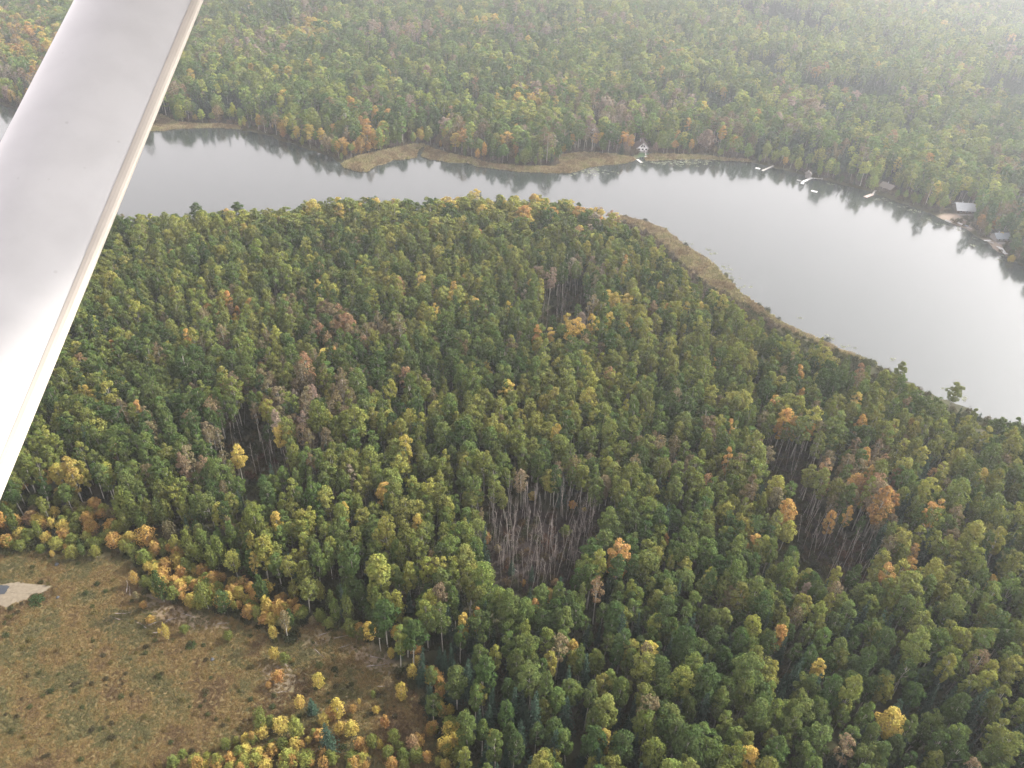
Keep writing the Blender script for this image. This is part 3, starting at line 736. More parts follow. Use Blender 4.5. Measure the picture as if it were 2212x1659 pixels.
GOLD = [(1915,1560,56,70,'Y'),(1601,1297,22,28,'O'),(1572,1290,26,34,'B'),(1097,846,34,36,'Y'),(1163,822,22,26,'O'),(705,776,32,40,'Y'),(722,772,22,40,'O'),(612,940,40,40,'Y'),(513,988,32,36,'Y'),(600,1132,24,30,'Y'),(1682,1372,30,44,'O'),(1763,1452,26,34,'Y'),(1738,1280,22,24,'PB'),
 (1350,655,34,26,'Y'),(1310,672,34,26,'Y'),(1590,1130,26,30,'YG'),(1480,1230,34,40,'YG'),(905,1140,26,34,'Y'),(745,1110,22,30,'Y'),(1000,1345,26,30,'Y'),(1150,1318,22,26,'O'),(1030,1335,20,24,'O'),(868,930,28,34,'Y'),(1855,920,24,40,'O'),(1745,935,22,40,'O'),(1730,860,20,40,'O'),(1540,795,16,24,'O'),
 (1945,800,26,40,'OL'),(2066,846,30,34,'OL'),(428,455,30,26,'D'),(515,450,30,26,'D'),(1026,422,26,24,'Y'),(885,905,20,24,'Y')]
hand = []
def px_tree(cx, cy, w, h, kind_h):
    """foot of the tree and its real size from the crown's centre and extent in the photograph"""
    el = .5 if kind_h == 'low' else .78
    z = 3.0
    for _ in range(3):
        g_ = ground(cx, cy, z)
        _, _, dp = proj(g_)
        d = ray(cx, cy); d = d / np.linalg.norm(d)
        cosv = math.sqrt(max(.05, 1 - d[2] ** 2))
        if kind_h == 'low':
            ht = max(2.0, (h - w * abs(d[2]) * .8) * dp / FPX / cosv * 1.0)
            ht = max(ht, w * dp / FPX * 1.25)
            z = ht * .5 + .6
        else:
            ht = 17.5
            z = ht * .72 + .6
    return g_[0], g_[1], ht, w * dp / FPX

# ------------------------------------------------------------------ labels: where a tree stands among landmarks that can be found in the photograph
LAND = [((1915, 1560), 'the lone round yellow aspen'), ((1170, 1170), 'the clearing of grey dead trunks'), ((1830, 1190), 'the leaning dead trunks'), ((1601, 1297), 'the small bright orange crown'), ((880, 1520), 'the brown meadow'),
    ((965, 1611), 'the big gold birch by the meadow'), ((990, 1400), 'the dark spruces by the meadow'), ((1186, 1288), 'the orange shrub below the dead trunks'), ((1682, 1372), 'the pale orange aspen'), ((1870, 1075), 'the brown and orange stand'), ((706, 1595), 'the dark spruce among gold birches'),
    ((317, 1164), 'the gold clump at the meadow edge'), ((705, 776), 'the yellow and orange pair of aspens'), ((1097, 846), 'the round golden crown mid forest'), ((560, 960), 'the dark gap in the forest'), ((620, 860), 'the brown patch of forest'), ((1500, 600), 'the brown marsh by the lake'),
    ((2066, 846), 'the lone tree leaning over the lake'), ((60, 1285), 'the patch of bare sand'), ((1350, 655), 'the yellow crowns near the shore'), ((90, 1110), 'the rust birches beside the strut'), ((1480, 1230), 'the pale green domed crown'), ((1763, 1452), 'the yellow flecked crown'),
    ((1386, 315), 'the white gabled cabin'), ((2079, 448), 'the grey roofed cabin'), ((1742, 390), 'the white jetty'), ((905, 330), 'the dark inlet in the far marsh'), ((780, 295), 'the orange shore birches'), ((1657, 363), 'the pale narrow jetty'), ((200, 300), 'the wing strut'),
    ((1026, 422), 'the yellow crowns at the far tip'), ((600, 1132), 'the small yellow aspen'), ((797, 1366), 'the orange birch at the clearing corner')]
LP = np.array([l[0] for l in LAND], float)
NUM = ['right beside', 'one crown from', 'two crowns from', 'three crowns from', 'four crowns from', 'five crowns from', 'six crowns from', 'seven crowns from', 'eight crowns from', 'nine crowns from', 'ten crowns from', 'eleven crowns from', 'twelve crowns from']
HUE = {'D': 'dark green', 'G': 'mid green', 'OL': 'olive green', 'YG': 'yellow green', 'Y': 'golden yellow', 'O': 'orange', 'RU': 'rust red', 'B': 'thin brown', 'PB': 'thin pinkish brown', 'S': 'blue green'}
used = {}
def tree_label(what, hue, px_, py_, unit_px, extra=('',), beside=None):
    d = np.hypot(LP[:, 0] - px_, LP[:, 1] - py_) / unit_px
    o = np.argsort(d)
    opts = []
    for ex in extra:
        for k in range(7):
            for j in range(1, 6):
                a_, b_ = o[k], o[k + j]
                nn = int(round(d[a_]))
                nw = NUM[nn] if nn < 13 else '%s crowns from' % ('about fifteen' if nn < 18 else 'about twenty' if nn < 25 else 'about thirty' if nn < 38 else 'very many')
                opts.append(('%s %s %s %s %s, towards %s' % (ex, hue, what, nw, LAND[a_][1], LAND[b_][1])).strip())
    if beside:
        for ex in extra:
            for k in range(7):
                nn = int(round(d[o[k]]))
                if nn < 13: opts.append('%s %s %s touching %s neighbour, %s %s' % (ex, hue, what, beside, NUM[nn], LAND[o[k]][1]))
    opts = [q for q in opts if len(q.split()) <= 16] or [' '.join(opts[0].split()[:16])]
    for q in opts:
        if q not in used:
            used[q] = 1; return q
    return opts[0]
def tree_thing(name, cat, group, meshes, x, y, z, rot, sc, tint_, label):
    root = empty(name, (x, y, z), 0, sc)
    root.rotation_euler = rot
    tag(root, label, cat, group)
    t = add_obj('trunk', meshes[0], root)
    c_ = add_obj('crown', meshes[1], root)
    c_['tint'] = [float(q) for q in tint_]
    return root
placed = []
def neighbour(cx, cy, hue):
    b_ = min(placed, key=lambda q: (q[0] - cx) ** 2 + (q[1] - cy) ** 2) if placed else None
    placed.append((cx, cy, hue))
    if b_ is None or math.hypot(b_[0] - cx, b_[1] - cy) > 34: return None
    return ('an ' if b_[2][0] in 'aeiou' else 'a ') + b_[2]
def size_word(h, w):
    return ('tall ' if h > 19.3 else 'short ' if h < 13 else '') + ('broad' if w > 1.1 else 'slim' if w < .92 else 'rounded')

taken = []
for (cx, cy, w, h, k) in HAND:
    x, y, ht, wd = px_tree(cx, cy, w, h, 'low')
    v = int(r.integers(0, 5)); B = BI_P[v]
    s = ht / B.get('h', 8.0); sw = wd / 2 / (B.get('rad', 1.55) * 1.05)
    tc_ = np.array(PAL[k]) * r.uniform(.85, 1.2) * r.uniform(.95, 1.05, 3)
    if k == 'O': tc_ = tc_ * (1 - .0) * np.array([1, r.uniform(.92, 1.3), 1])
    lb = tree_label('birch', HUE[k].replace('thin ', ''), cx, cy, 26 if cy > 900 else 14, ('tall' if ht > 8 else 'small' if ht < 5 else 'oval', 'slim' if w < 20 else 'bushy'), neighbour(cx, cy, HUE[k].replace('thin ', '')))
    tree_thing('birch_tree', 'birch', 'small birches round the meadow' if cy > 900 else 'autumn birches on the far shore', birch_ind[v], x, y, float(terrain_z(np.array(x), np.array(y))), (0, 0, r.random() * 6.28), (sw, sw, s), tc_, lb)
    taken.append((x, y, max(wd, 2) * .75))
FILL = [([(420, 1640), (500, 1600), (560, 1560), (640, 1545), (700, 1590), (760, 1610), (830, 1600), (960, 1560), (1010, 1659), (420, 1665)], 75, 'YG:3 OL:4 Y:3.5 O:4 B:.6'), ([(-20, 1090), (160, 1060), (260, 1120), (300, 1190), (200, 1200), (110, 1195), (60, 1185), (-20, 1195)], 75, 'OL:5 YG:3 Y:2.5 O:2.5 B:1'),
    ([(300, 1200), (350, 1170), (420, 1230), (520, 1260), (640, 1300), (640, 1345), (600, 1350), (500, 1318), (400, 1300), (335, 1275)], 110, 'OL:2.5 YG:1.2 Y:4 O:4.5'), ([(825, 1355), (880, 1390), (935, 1490), (970, 1600), (995, 1600), (950, 1470), (885, 1360)], 26, 'O:2 Y:4 OL:3'), ([(640, 1320), (760, 1340), (800, 1370), (780, 1385), (700, 1345), (650, 1345)], 14, 'OL:4 O:1 B:1')]
for poly_, k_, mix_ in FILL:
    P_ = np.array(poly_, float); w_ = parse(mix_); got = 0
    while got < k_:
        q = r.uniform(P_.min(0), P_.max(0))
        if not inside(P_, q[0], q[1]): continue
        got += 1
        k = CODES[int(r.choice(len(CODES), p=w_))]
        w = r.uniform(15, 30); h = w * r.uniform(1.2, 1.7)
        cx, cy = float(q[0]), float(q[1])
        x, y, ht, wd = px_tree(cx, cy, w, h, 'low')
        v = int(r.integers(0, 5)); B = BI_P[v]
        s = ht / B.get('h', 8.0); sw = wd / 2 / (B.get('rad', 1.55) * 1.05)
        tree_thing('sapling', 'sapling', 'leafy saplings round the meadow', birch_ind[v], x, y, float(terrain_z(np.array(x), np.array(y))), (0, 0, r.random() * 6.28), (sw, sw, s), np.array(PAL[k]) * r.uniform(.75, 1.15),
            tree_label('sapling', HUE[k].replace('thin ', ''), cx, cy, 24, ('tall' if ht > 7 else 'small' if ht < 4.5 else 'oval', 'young', 'narrow' if h > w * 1.45 else 'bushy'), neighbour(cx, cy, HUE[k].replace('thin ', ''))))
        taken.append((x, y, max(wd, 2) * .6))
for (cx, cy, w, h) in HAND_SP:
    x, y, ht, wd = px_tree(cx, cy, w, h * 1.2, 'low')
    v = int(r.integers(0, 4)); s = ht / SP_H[v]; sw = wd / 2 / SP_P[v].get('rad', 2.3)
    tree_thing('spruce_tree', 'spruce', 'spruces in the forest', spruce_ind[v], x, y, float(terrain_z(np.array(x), np.array(y))), (0, 0, r.random() * 6.28), (sw, sw, s), np.array(PAL['S']) * r.uniform(.9, 1.3), tree_label('spruce', 'dark', cx, cy, 30, ('broad' if w > 30 else 'pointed', 'conical')))
    taken.append((x, y, wd * .7))
for (cx, cy, w, h, k) in GOLD:
    x, y, ht, wd = px_tree(cx, cy, w, h, 'high')
    v = int(r.integers(0, 8)); A = AS_P[v]
    if (cx, cy) == (1915, 1560): v = 1; A = AS_P[1]
    sw = wd / 2 / (A['rad'] * 1.08)
    lb = {(1915, 1560): 'lone round bright yellow aspen standing among dark green trees', (1601, 1297): 'small bright orange aspen crown surrounded by green forest', (1097, 846): 'round golden aspen crown in the middle of the green forest',
          (2066, 846): 'lone green tree leaning out over the bright lake at the shore'}.get((cx, cy)) or tree_label('aspen', HUE[k], cx, cy, 38, ('round', 'single'))
    tree_thing('golden_aspen' if k in ('Y', 'O', 'RU', 'YG', 'PB', 'B') else 'aspen_tree', 'aspen', 'autumn coloured aspens' if k not in 'GD' else 'green aspens', aspen_ind[v], x, y, float(max(.3, terrain_z(np.array(x), np.array(y)))),
        (0, 0, r.random() * 6.28), (sw, sw, ht / A['h']), np.array(PAL[k]) * (1.15 if k in 'YO' else 1), lb)
    taken.append((x, y, wd * .55))
tk = np.array(taken)
clash = np.zeros(n, bool)
for x, y, q in tk: clash |= (X - x) ** 2 + (Y - y) ** 2 < q * q
view = (cx_ > -10) & (cx_ < PW + 10) & (cy_ < PH + 30) & (cy_ > 0)
# the wing strut hides this strip of the picture
behind = inside([(170, 0), (437, 0), (0, 1075), (0, 330)], cx_, cy_)
score = dep + np.where(view & ~behind, 0, 1e6)
def pick(mask, k):
    ii = np.where(mask & ~clash & (score < 1e5))[0]
    return ii[np.argsort(score[ii])][:k]
gold_code = np.isin(code, [CODES.index(q) for q in ('Y', 'O', 'RU')]) & ~is_sp
sel_a = pick(~is_sp & ~gold_code & (young < .30), 296)
sel_g = pick(gold_code & ~lowc & (dep < 620), 230)
sel_s = pick(is_sp, 285)
single = np.zeros(n, bool)
for i in sel_a:
    m_ = aspen_ind[var[i]] if var[i] < NA else sparse_ind[var[i] - NA]
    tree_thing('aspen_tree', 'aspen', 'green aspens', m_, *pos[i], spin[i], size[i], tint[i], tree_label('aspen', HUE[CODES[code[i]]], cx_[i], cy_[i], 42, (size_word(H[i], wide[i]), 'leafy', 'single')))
for i in sel_g:
    m_ = aspen_ind[var[i]] if var[i] < NA else sparse_ind[var[i] - NA]
    tree_thing('golden_aspen', 'aspen', 'autumn coloured aspens', m_, *pos[i], spin[i], size[i], tint[i], tree_label('aspen', HUE[CODES[code[i]]], cx_[i], cy_[i], max(12, 42 * 210 / dep[i]), (size_word(H[i], wide[i]), 'turning', 'single')))
for i in sel_s:
    tree_thing('spruce_tree', 'spruce', 'spruces in the forest', spruce_ind[sv[i]], *pos[i], spin[i], size[i], tint[i], tree_label('spruce', 'dark' if tint[i][1] < .03 else 'blue green', cx_[i], cy_[i], max(12, 32 * 210 / dep[i]), ('tall' if H[i] > 15 else 'small' if H[i] < 12 else 'pointed', 'conical', 'single')))
for s_ in (sel_a, sel_g, sel_s): single[s_] = True
rest = ~single & ~clash
isY = ((young > .30) & (r.random(n) < .8) & ~is_sp) | lowc
mY = rest & isY
H = np.where(lowc, H * r.uniform(.5, .85, n), H)
scatter('young_forest', 'birch', pos[mY], spin[mY], np.stack([H[mY] / 8.0 * wide[mY] * .8, H[mY] / 8.0 * wide[mY] * .8, H[mY] / 8.0], 1), r.integers(0, 5, int(mY.sum())), tint[mY], 'young leafy trees along the edge of the meadow')
rest &= ~isY
mA, mF, mS = rest & ~is_sp & (dep < 430), rest & ~is_sp & (dep >= 430), rest & is_sp
scatter('aspen_forest', 'aspen', pos[mA], spin[mA], size[mA], var[mA], tint[mA], 'mixed green and yellow aspen forest covering the peninsula')
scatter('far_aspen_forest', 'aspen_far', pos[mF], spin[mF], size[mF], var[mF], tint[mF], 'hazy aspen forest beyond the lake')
scatter('spruce_forest', 'spruce', pos[mS], spin[mS], size[mS], sv[mS], tint[mS], 'dark spruces scattered through the far forest')
print('TREES', n, 'mid', mA.sum(), 'far', mF.sum(), 'spruce', mS.sum(), 'single', single.sum(), 'same-label', 0)

# ------------------------------------------------------------------ dead standing trees
def spots(pix, shift, k, r_, z=0.0):
    P_ = np.array([(p[0], p[1] + shift) for p in pix], float)
    lo_, hi_ = P_.min(0), P_.max(0)
    o = []
    while len(o) < k:
        q = r_.uniform(lo_, hi_)
        if inside(P_, q[0], q[1]):
            g_ = ground(q[0], q[1], z)
            if all((g_[0] - a_[0]) ** 2 + (g_[1] - a_[1]) ** 2 > 1.1 for a_ in o): o.append(g_)
    return o
DL = {'s1': ['the clearing of grey dead trunks'], 's2': [], 'g': []}
def dead(pix, shift, k, group, where, hs=1.0, dr=(0, 0)):
    P_ = spots(pix, shift, k, r)
    for g_ in P_:
        v = int(r.integers(0, 10)); t, br = snag_ind[v]
        x, y = g_[0], g_[1]; z = float(terrain_z(np.array(x), np.array(y)))
        s = hs * r.uniform(.7, 1.1)
        rot = (r.normal(dr[0], .05), r.normal(dr[1], .05), r.random() * 6.28)
        qx, qy, dp = proj(np.array([x, y, z + 8]))
        ln = 'leaning' if math.hypot(rot[0], rot[1]) > .08 else 'upright'
        hw = 'tall' if s > .98 else 'short' if s < .8 else 'slender'
        lb = dead_label(hw, ln, qx, qy, where)
        root = empty('dead_tree', (x, y, z), 0, (s, s, s)); root.rotation_euler = rot
        tag(root, lb, 'dead tree', group)
        add_obj('trunk', t, root)
        for q in br: add_obj('branch', q, root)
DLAND = [((1186, 1288), 'the orange shrub'), ((1148, 1245), 'the small spruce'), ((1052, 1165), 'the rusty shrub'), ((1236, 1094), 'the little orange birch'), ((1222, 1150), 'the olive sapling'), ((1296, 1168), 'the yellow bush'),
    ((1870, 1075), 'the brown and orange stand'), ((1715, 1080), 'the domed green crowns'), ((1640, 970), 'the pale yellow edge trees'), ((1900, 1230), 'the thin brown aspens'), ((612, 940), 'the yellow aspen'), ((513, 988), 'the round golden crown'), ((480, 920), 'the dark hollow'), ((1260, 600), 'the shoreward crowns'), ((1170, 690), 'the brown brush'), ((1320, 680), 'the yellow crowns')]
def dead_label(hw, ln, qx, qy, where):
    d = [math.hypot(l[0][0] - qx, l[0][1] - qy) for l in DLAND]
    o = np.argsort(d)
    W_ = ['touching', 'close to', 'a little way from', 'half a trunk from', 'a trunk length from', 'well away from']
    for k in range(6):
        for j in (1, 2, 3, 4):
            for ex in ('pale', 'grey', 'bare'):
                q = '%s %s %s dead trunk %s %s, towards %s' % (hw, ln, ex, W_[min(5, int(d[o[k]] / 22))], DLAND[o[k]][1], DLAND[o[k + j]][1])
                if q not in used and len(q.split()) <= 16:
                    used[q] = 1; return q
    return '%s %s dead trunk %s' % (hw, ln, where)
dead([(1050, 1130), (1150, 1100), (1270, 1110), (1290, 1160), (1240, 1250), (1160, 1290), (1080, 1285), (1060, 1230)], 0, 118, 'dead trunks in the grey clearing', 'in the clearing of grey dead trunks')
dead(SNAG2_PIX, 35, 60, 'leaning dead trunks', 'among the leaning dead trunks', .95)
dead(GAP_PIX, 45, 22, 'dead trunks in the dark forest gap', 'in the dark gap in the forest', .9)
dead(GAP3_PIX, 30, 18, 'dead trunks near the lake', 'in the brown strip near the lake', .9)
dead([(1010, 1150), (1050, 1100), (1140, 1075), (1260, 1080), (1320, 1120), (1330, 1200), (1290, 1260), (1180, 1310), (1060, 1310), (1020, 1250)], 0, 34, 'dead trunks in the grey clearing', 'at the edge of the clearing of grey dead trunks', .95)
dead([(1780, 1040), (1900, 1060), (1960, 1180), (1930, 1290), (1850, 1290), (1790, 1180)], 0, 22, 'leaning dead trunks', 'among the brown and orange stand', .95)
# fallen trunks
log_me = []
for i in range(4):
    q = np.random.default_rng(900 + i)
    p0 = np.array([[0, 0, .15], [2.2, .1 * q.normal(), .25], [4.5, .2 * q.normal(), .2], [6.5 + q.random(), .4 * q.normal(), .12]])
    log_me.append(mesh_np('log', *tube(p0, [.16, .14, .10, .05], 6), [M['dead_wood']]))
LOGS = [(1098,1160,.4),(1180,1190,-.5),(1205,1168,2.6),(1150,1215,.2),(1225,1210,-.7),(1120,1240,2.5),(1260,1130,.1),(1200,1100,.3),(1240,1190,-.6),
    (275,1285,1.9),(283,1292,2.0),(312,1318,.3),(322,1355,.5),(318,1362,2.6),(330,1372,.2),(352,1352,.6),(360,1345,.4),(250,1330,.1),(262,1344,2.8),(395,1330,-.3),(470,1352,.2),(690,1376,.5),(722,1382,.3),(800,1420,-.2),(792,1442,.2),(815,1485,.1),(680,1405,-.7),(735,1402,.4),(600,1500,.3)]
for i, (qx, qy, an) in enumerate(LOGS):
    g_ = ground(qx, qy, .5)
    o = empty('fallen_log', (g_[0], g_[1], float(terrain_z(np.array(g_[0]), np.array(g_[1])))), an, (r.uniform(.5, .9),) * 3)
    w_ = ['bleached', 'grey', 'thin pale', 'weathered'][i % 4]
    nm = tree_label('fallen log', w_, qx, qy, 30, ('straight', 'short', 'crooked'))
    tag(o, nm, 'fallen log', 'fallen logs on open ground')
    add_obj('trunk', log_me[i % 4], o)

# ------------------------------------------------------------------ low plants (nobody could count these)
def poly_points(poly, cell, jit=.45):
    lo_, hi_ = np.min(poly, 0), np.max(poly, 0)
    xs, ys = np.meshgrid(np.arange(lo_[0], hi_[0], cell), np.arange(lo_[1], hi_[1], cell))
    x = (xs + r.uniform(-jit, jit, xs.shape) * cell * 2).ravel(); y = (ys + r.uniform(-jit, jit, xs.shape) * cell * 2).ravel()
    k = inside(poly, x, y)
    return x[k], y[k]
def low(name, key, x, y, pal, sc, label, nvar, seed=1, zoff=0.0, tall=(1, 1)):
    k = lake_sd(x, y) > .3
    f_, _, _ = in_frame(x, y, np.zeros_like(x), 150, 40, 150)
    k &= f_
    x, y = x[k], y[k]; q = len(x)
    z = terrain_z(x, y) + zoff
    pal = np.array(pal)
    w = fbm(x / 7, y / 7, seed, 3) + r.normal(0, .07, q)
    w = np.clip((w - .28) / .44, 0, .999) * len(pal)
    tn = pal[w.astype(int)] * r.uniform(.75, 1.25, (q, 1))
    s = r.uniform(sc[0], sc[1], q)
    scatter(name, key, np.stack([x, y, z], 1), np.stack([np.zeros(q), np.zeros(q), r.random(q) * 6.28], 1), np.stack([s, s, s * r.uniform(tall[0], tall[1], q)], 1), r.integers(0, nvar, q), tn, label)
mx_, my_ = poly_points(gpoly([(-150, 1190), (300, 1190), (1000, 1340), (1000, 1800), (-150, 1800)], .5), .50)
k = inside(MEADOW, mx_, my_)
sandp = gpoly(SAND_PIX, .5)
k &= ~inside(sandp, mx_, my_)
bare_w = np.zeros(len(mx_), bool)
for c_ in CLAY_PIX: bare_w |= inside(gpoly(c_, .5), mx_, my_)
k &= ~(bare_w & (r.random(len(mx_)) < .6))
mx_, my_ = mx_[k], my_[k]
low('meadow_grass', 'weed', mx_, my_, [(.104, .071, .038), (.126, .088, .041), (.145, .101, .044), (.158, .114, .048), (.137, .107, .045), (.114, .096, .042), (.088, .083, .038)], (.5, 1.05), 'rust and straw coloured grass and weeds of the meadow', 5, 41, 0, (.5, .9))
k = r.random(len(mx_)) < .011
low('meadow_shrubs', 'shrub', mx_[k], my_[k], [(.055, .05, .028), (.06, .07, .028), (.10, .085, .03), (.045, .06, .025), (.14, .10, .04)], (.25, .75), 'low dull green shrubs dotted over the meadow', 4, 43)
xs, ys = [], []
for p in MARSHES:
    q = poly_points(p, .95); xs.append(q[0]); ys.append(q[1])
low('marsh_reeds', 'tuft', np.concatenate(xs), np.concatenate(ys), [(.20, .155, .09), (.26, .21, .125), (.30, .255, .15), (.28, .25, .13), (.22, .205, .10)], (.9, 1.7), 'straw coloured reeds of the lakeshore marsh', 5, 45, 0, (.6, 1.0))
# undergrowth on the forest floor
ux, uy = jitter_grid(3.1, 60, 470, 420)
ok, ubx, uby = in_frame(ux, uy, np.zeros_like(ux), 60, 0, 120)
k = ok & ~inside(MEADOW, ux, uy) & (fbm(ux / 12, uy / 12, 61) > .36)
for p in MARSHES: k &= ~inside(p, ux, uy)
k &= ~inside(SNAG_PIX, ubx, uby - 30)
low('undergrowth', 'shrub', ux[k], uy[k], [(.030, .036, .018), (.045, .050, .022), (.060, .062, .025), (.075, .060, .028), (.050, .058, .022)], (.7, 1.5), 'dark undergrowth on the forest floor', 4, 47)
# willow and bare brush: along the far shore, behind the near marsh, and inside the dead clearings
bx_, by_, bt = [], [], []
tx, ty = jitter_grid(2.7, 330, 760, 420)
tsd = lake_sd(tx, ty)
ok, qx, qy = in_frame(tx, ty, np.zeros_like(tx), 60, 0, 0)
k = ok & (tsd > 3) & (tsd < 22 + 14 * fbm(tx / 25, ty / 25, 66)) & (r.random(len(tx)) < .8)
for p in MARSHES: k &= ~inside(p, tx, ty)
for p in (YARD_PIX, YARD2_PIX, LAWN_PIX, PAD_PIX): k &= ~inside(p, qx, qy)
k &= (qy < 380 + np.maximum(0, qx - 1640) * .42) | (qx > 1340)
for cxp, cyp, rad_ in CLEAR:
    g_ = ground(cxp, cyp, 1.0); k &= (tx - g_[0]) ** 2 + (ty - g_[1]) ** 2 > (rad_ * .75) ** 2
tx, ty = tx[k], ty[k]
low('shore_willows', 'thicket', tx, ty, [(.13, .11, .075), (.15, .12, .095), (.17, .13, .10), (.13, .125, .06), (.19, .14, .08)], (.55, 1.15), 'grey brown leafless willow scrub along the lakeshore', 3, 49)
bp_ = [g_[:2] for g_ in spots(SNAG_PIX, 30, 170, r)] + [g_[:2] for g_ in spots(SNAG2_PIX, 30, 150, r)] + [g_[:2] for g_ in spots(GAP3_PIX, 30, 40, r)]
bp_ = np.array(bp_)
low('bare_brush', 'thicket', bp_[:, 0], bp_[:, 1], [(.06, .042, .036), (.075, .048, .038), (.08, .058, .04), (.05, .048, .03)], (.35, .8), 'dark purplish brush between the dead trunks', 3, 51)

up_ = np.array([g_[:2] for g_ in spots(SNAG_PIX, 28, 90, r)] + [g_[:2] for g_ in spots(SNAG2_PIX, 28, 110, r)] + [g_[:2] for g_ in spots(GAP_PIX, 30, 50, r)])
low('clearing_regrowth', 'shrub', up_[:, 0], up_[:, 1], [(.09, .05, .032), (.075, .058, .032), (.06, .06, .028), (.10, .07, .036), (.05, .055, .026)], (.5, 1.3), 'brown and dull green regrowth under the dead trunks', 4, 53, 0, (1.0, 1.9))
pad_v, pad_f = [], []
for i in range(9):
    q = np.random.default_rng(70 + i); c0 = q.normal(size=2) * 1.1; rr0 = .25 + .3 * q.random(); b0 = len(pad_v)
    for k_ in range(8): pad_v.append((c0[0] + math.cos(k_ * .785) * rr0, c0[1] + math.sin(k_ * .785) * rr0, .02 + .004 * i))
    pad_f.append(tuple(range(b0, b0 + 8)))
COL['pads'] = proto_col('pads', [mesh_np('pads', pad_v, pad_f, [M['straw']])])
wx, wy = jitter_grid(1.9, 180, 660, 420)
wsd = lake_sd(wx, wy); okw, wpx, wpy = in_frame(wx, wy, np.zeros_like(wx), 40, 0, 0)
dens = .85 * np.exp(-((wpx - 1262) / 40) ** 2 - ((wpy - 369) / 8) ** 2) + .8 * np.exp(-((wpx - 1470) / 50) ** 2 - ((wpy - 351) / 6) ** 2) + .14 * (np.abs(wsd + 5) < 4) * (fbm(wx / 14, wy / 14, 95) > .55) * (wpx > 1300)
k = okw & (wsd < -.8) & (r.random(len(wx)) < dens)
wq = int(k.sum())
scatter('lily_pads', 'pads', np.stack([wx[k], wy[k], np.zeros(wq)], 1), np.stack([np.zeros(wq), np.zeros(wq), r.random(wq) * 6.28], 1), np.full((wq, 3), 1.0) * r.uniform(.5, 1.0, (wq, 1)), np.zeros(wq), np.array([.13, .135, .09]) * r.uniform(.7, 1.3, (wq, 1)), 'pale floating lily pads and weed near the lakeshore')
# ------------------------------------------------------------------ sand patch, dark pool and rocks in the meadow
def sheet(name, pix, z, mat, dome=0.0, up=.03, kind='structure', label=None):
    P_ = gpoly(pix, z)
    c_ = P_.mean(0)
    rings, v, f = 5, [], []
    nP = 60
    L = np.concatenate([P_, P_[:1]]); seg = np.linalg.norm(np.diff(L, axis=0), axis=1); cs = np.concatenate([[0], np.cumsum(seg)])
    u = np.linspace(0, cs[-1], nP, endpoint=False)
    ox, oy = np.interp(u, cs, L[:, 0]), np.interp(u, cs, L[:, 1])
    ox += (fbm(ox / 1.5, oy / 1.5, 7) - .5) * 1.6; oy += (fbm(ox / 1.5, oy / 1.5, 8) - .5) * 1.6
    for k_ in range(rings + 1):
        t = k_ / rings
        x = ox + (c_[0] - ox) * t; y = oy + (c_[1] - oy) * t
        zz = terrain_z(x, y) + up + dome * math.sin(t * math.pi / 2)
        v += list(zip(x, y, zz))
    for k_ in range(rings):
        for i in range(nP):
            f.append((k_ * nP + i, k_ * nP + (i + 1) % nP, (k_ + 1) * nP + (i + 1) % nP, (k_ + 1) * nP + i))
    f.append(tuple(rings * nP + i for i in range(nP)))
    o = add_obj(name, mesh_np(name, v, f, [mat], smooth=True))
    tag(o, label, kind=kind)
    return o
M['sand'] = simple('sand', (.125, .105, .074), .95, .2, 1.2)
M['mudw'] = simple('pool_water', (.02, .025, .03), .12, .2, .5, .5)
sheet('sand', SAND_PIX, .6, M['sand'], .25)
sheet('pool', [(-40, 1266), (8, 1268), (20, 1272), (17, 1281), (8, 1288), (-40, 1292)], .8, M['mudw'], .05, .33)
bme = bmesh.new(); bmesh.ops.create_icosphere(bme, subdivisions=2, radius=1)
rr_ = np.random.default_rng(3)
for v in bme.verts: v.co *= .8 + .4 * rr_.random(); v.co.z *= .55
rme = bpy.data.meshes.new('boulder'); bme.to_mesh(rme); bme.free()
rme.materials.append(simple('dark_stone', (.045, .048, .05), .8, .3, 2))
for (qx, qy, s, lb) in [(127, 1295, .55, 'small dark boulder beside the patch of bare sand'), (125, 1224, .7, 'dark flat boulder in the weeds above the bare sand'), (460, 1428, .6, 'dark boulder among shrubs in the middle of the meadow')]:
    g_ = ground(qx, qy, .5)
    tag(add_obj('boulder', rme, None, (g_[0], g_[1], float(terrain_z(np.array(g_[0]), np.array(g_[1]))) + .1)), lb, 'boulder', 'boulders in the meadow').scale = (s, s, s)
shme = mesh_np('bush', *shrub(650, 1.7, 2.6, 420, .5), [M['leaf']])
for (qx, qy, s, tn, lb) in [(82, 1302, .95, (.045, .07, .028), 'low dark green bush at the edge of the bare sand'), (415, 1398, .6, (.05, .075, .028), 'deep green bush in the open meadow beside the olive saplings'), (690, 1440, .5, (.09, .10, .035), 'olive bush in the small clearing')]:
    g_ = ground(qx, qy, .5)
    o = empty('bush', (g_[0], g_[1], float(terrain_z(np.array(g_[0]), np.array(g_[1])))), 1.0, (s, s, s)); tag(o, lb, 'bush', 'bushes in the meadow')
    add_obj('foliage', shme, o)['tint'] = tn

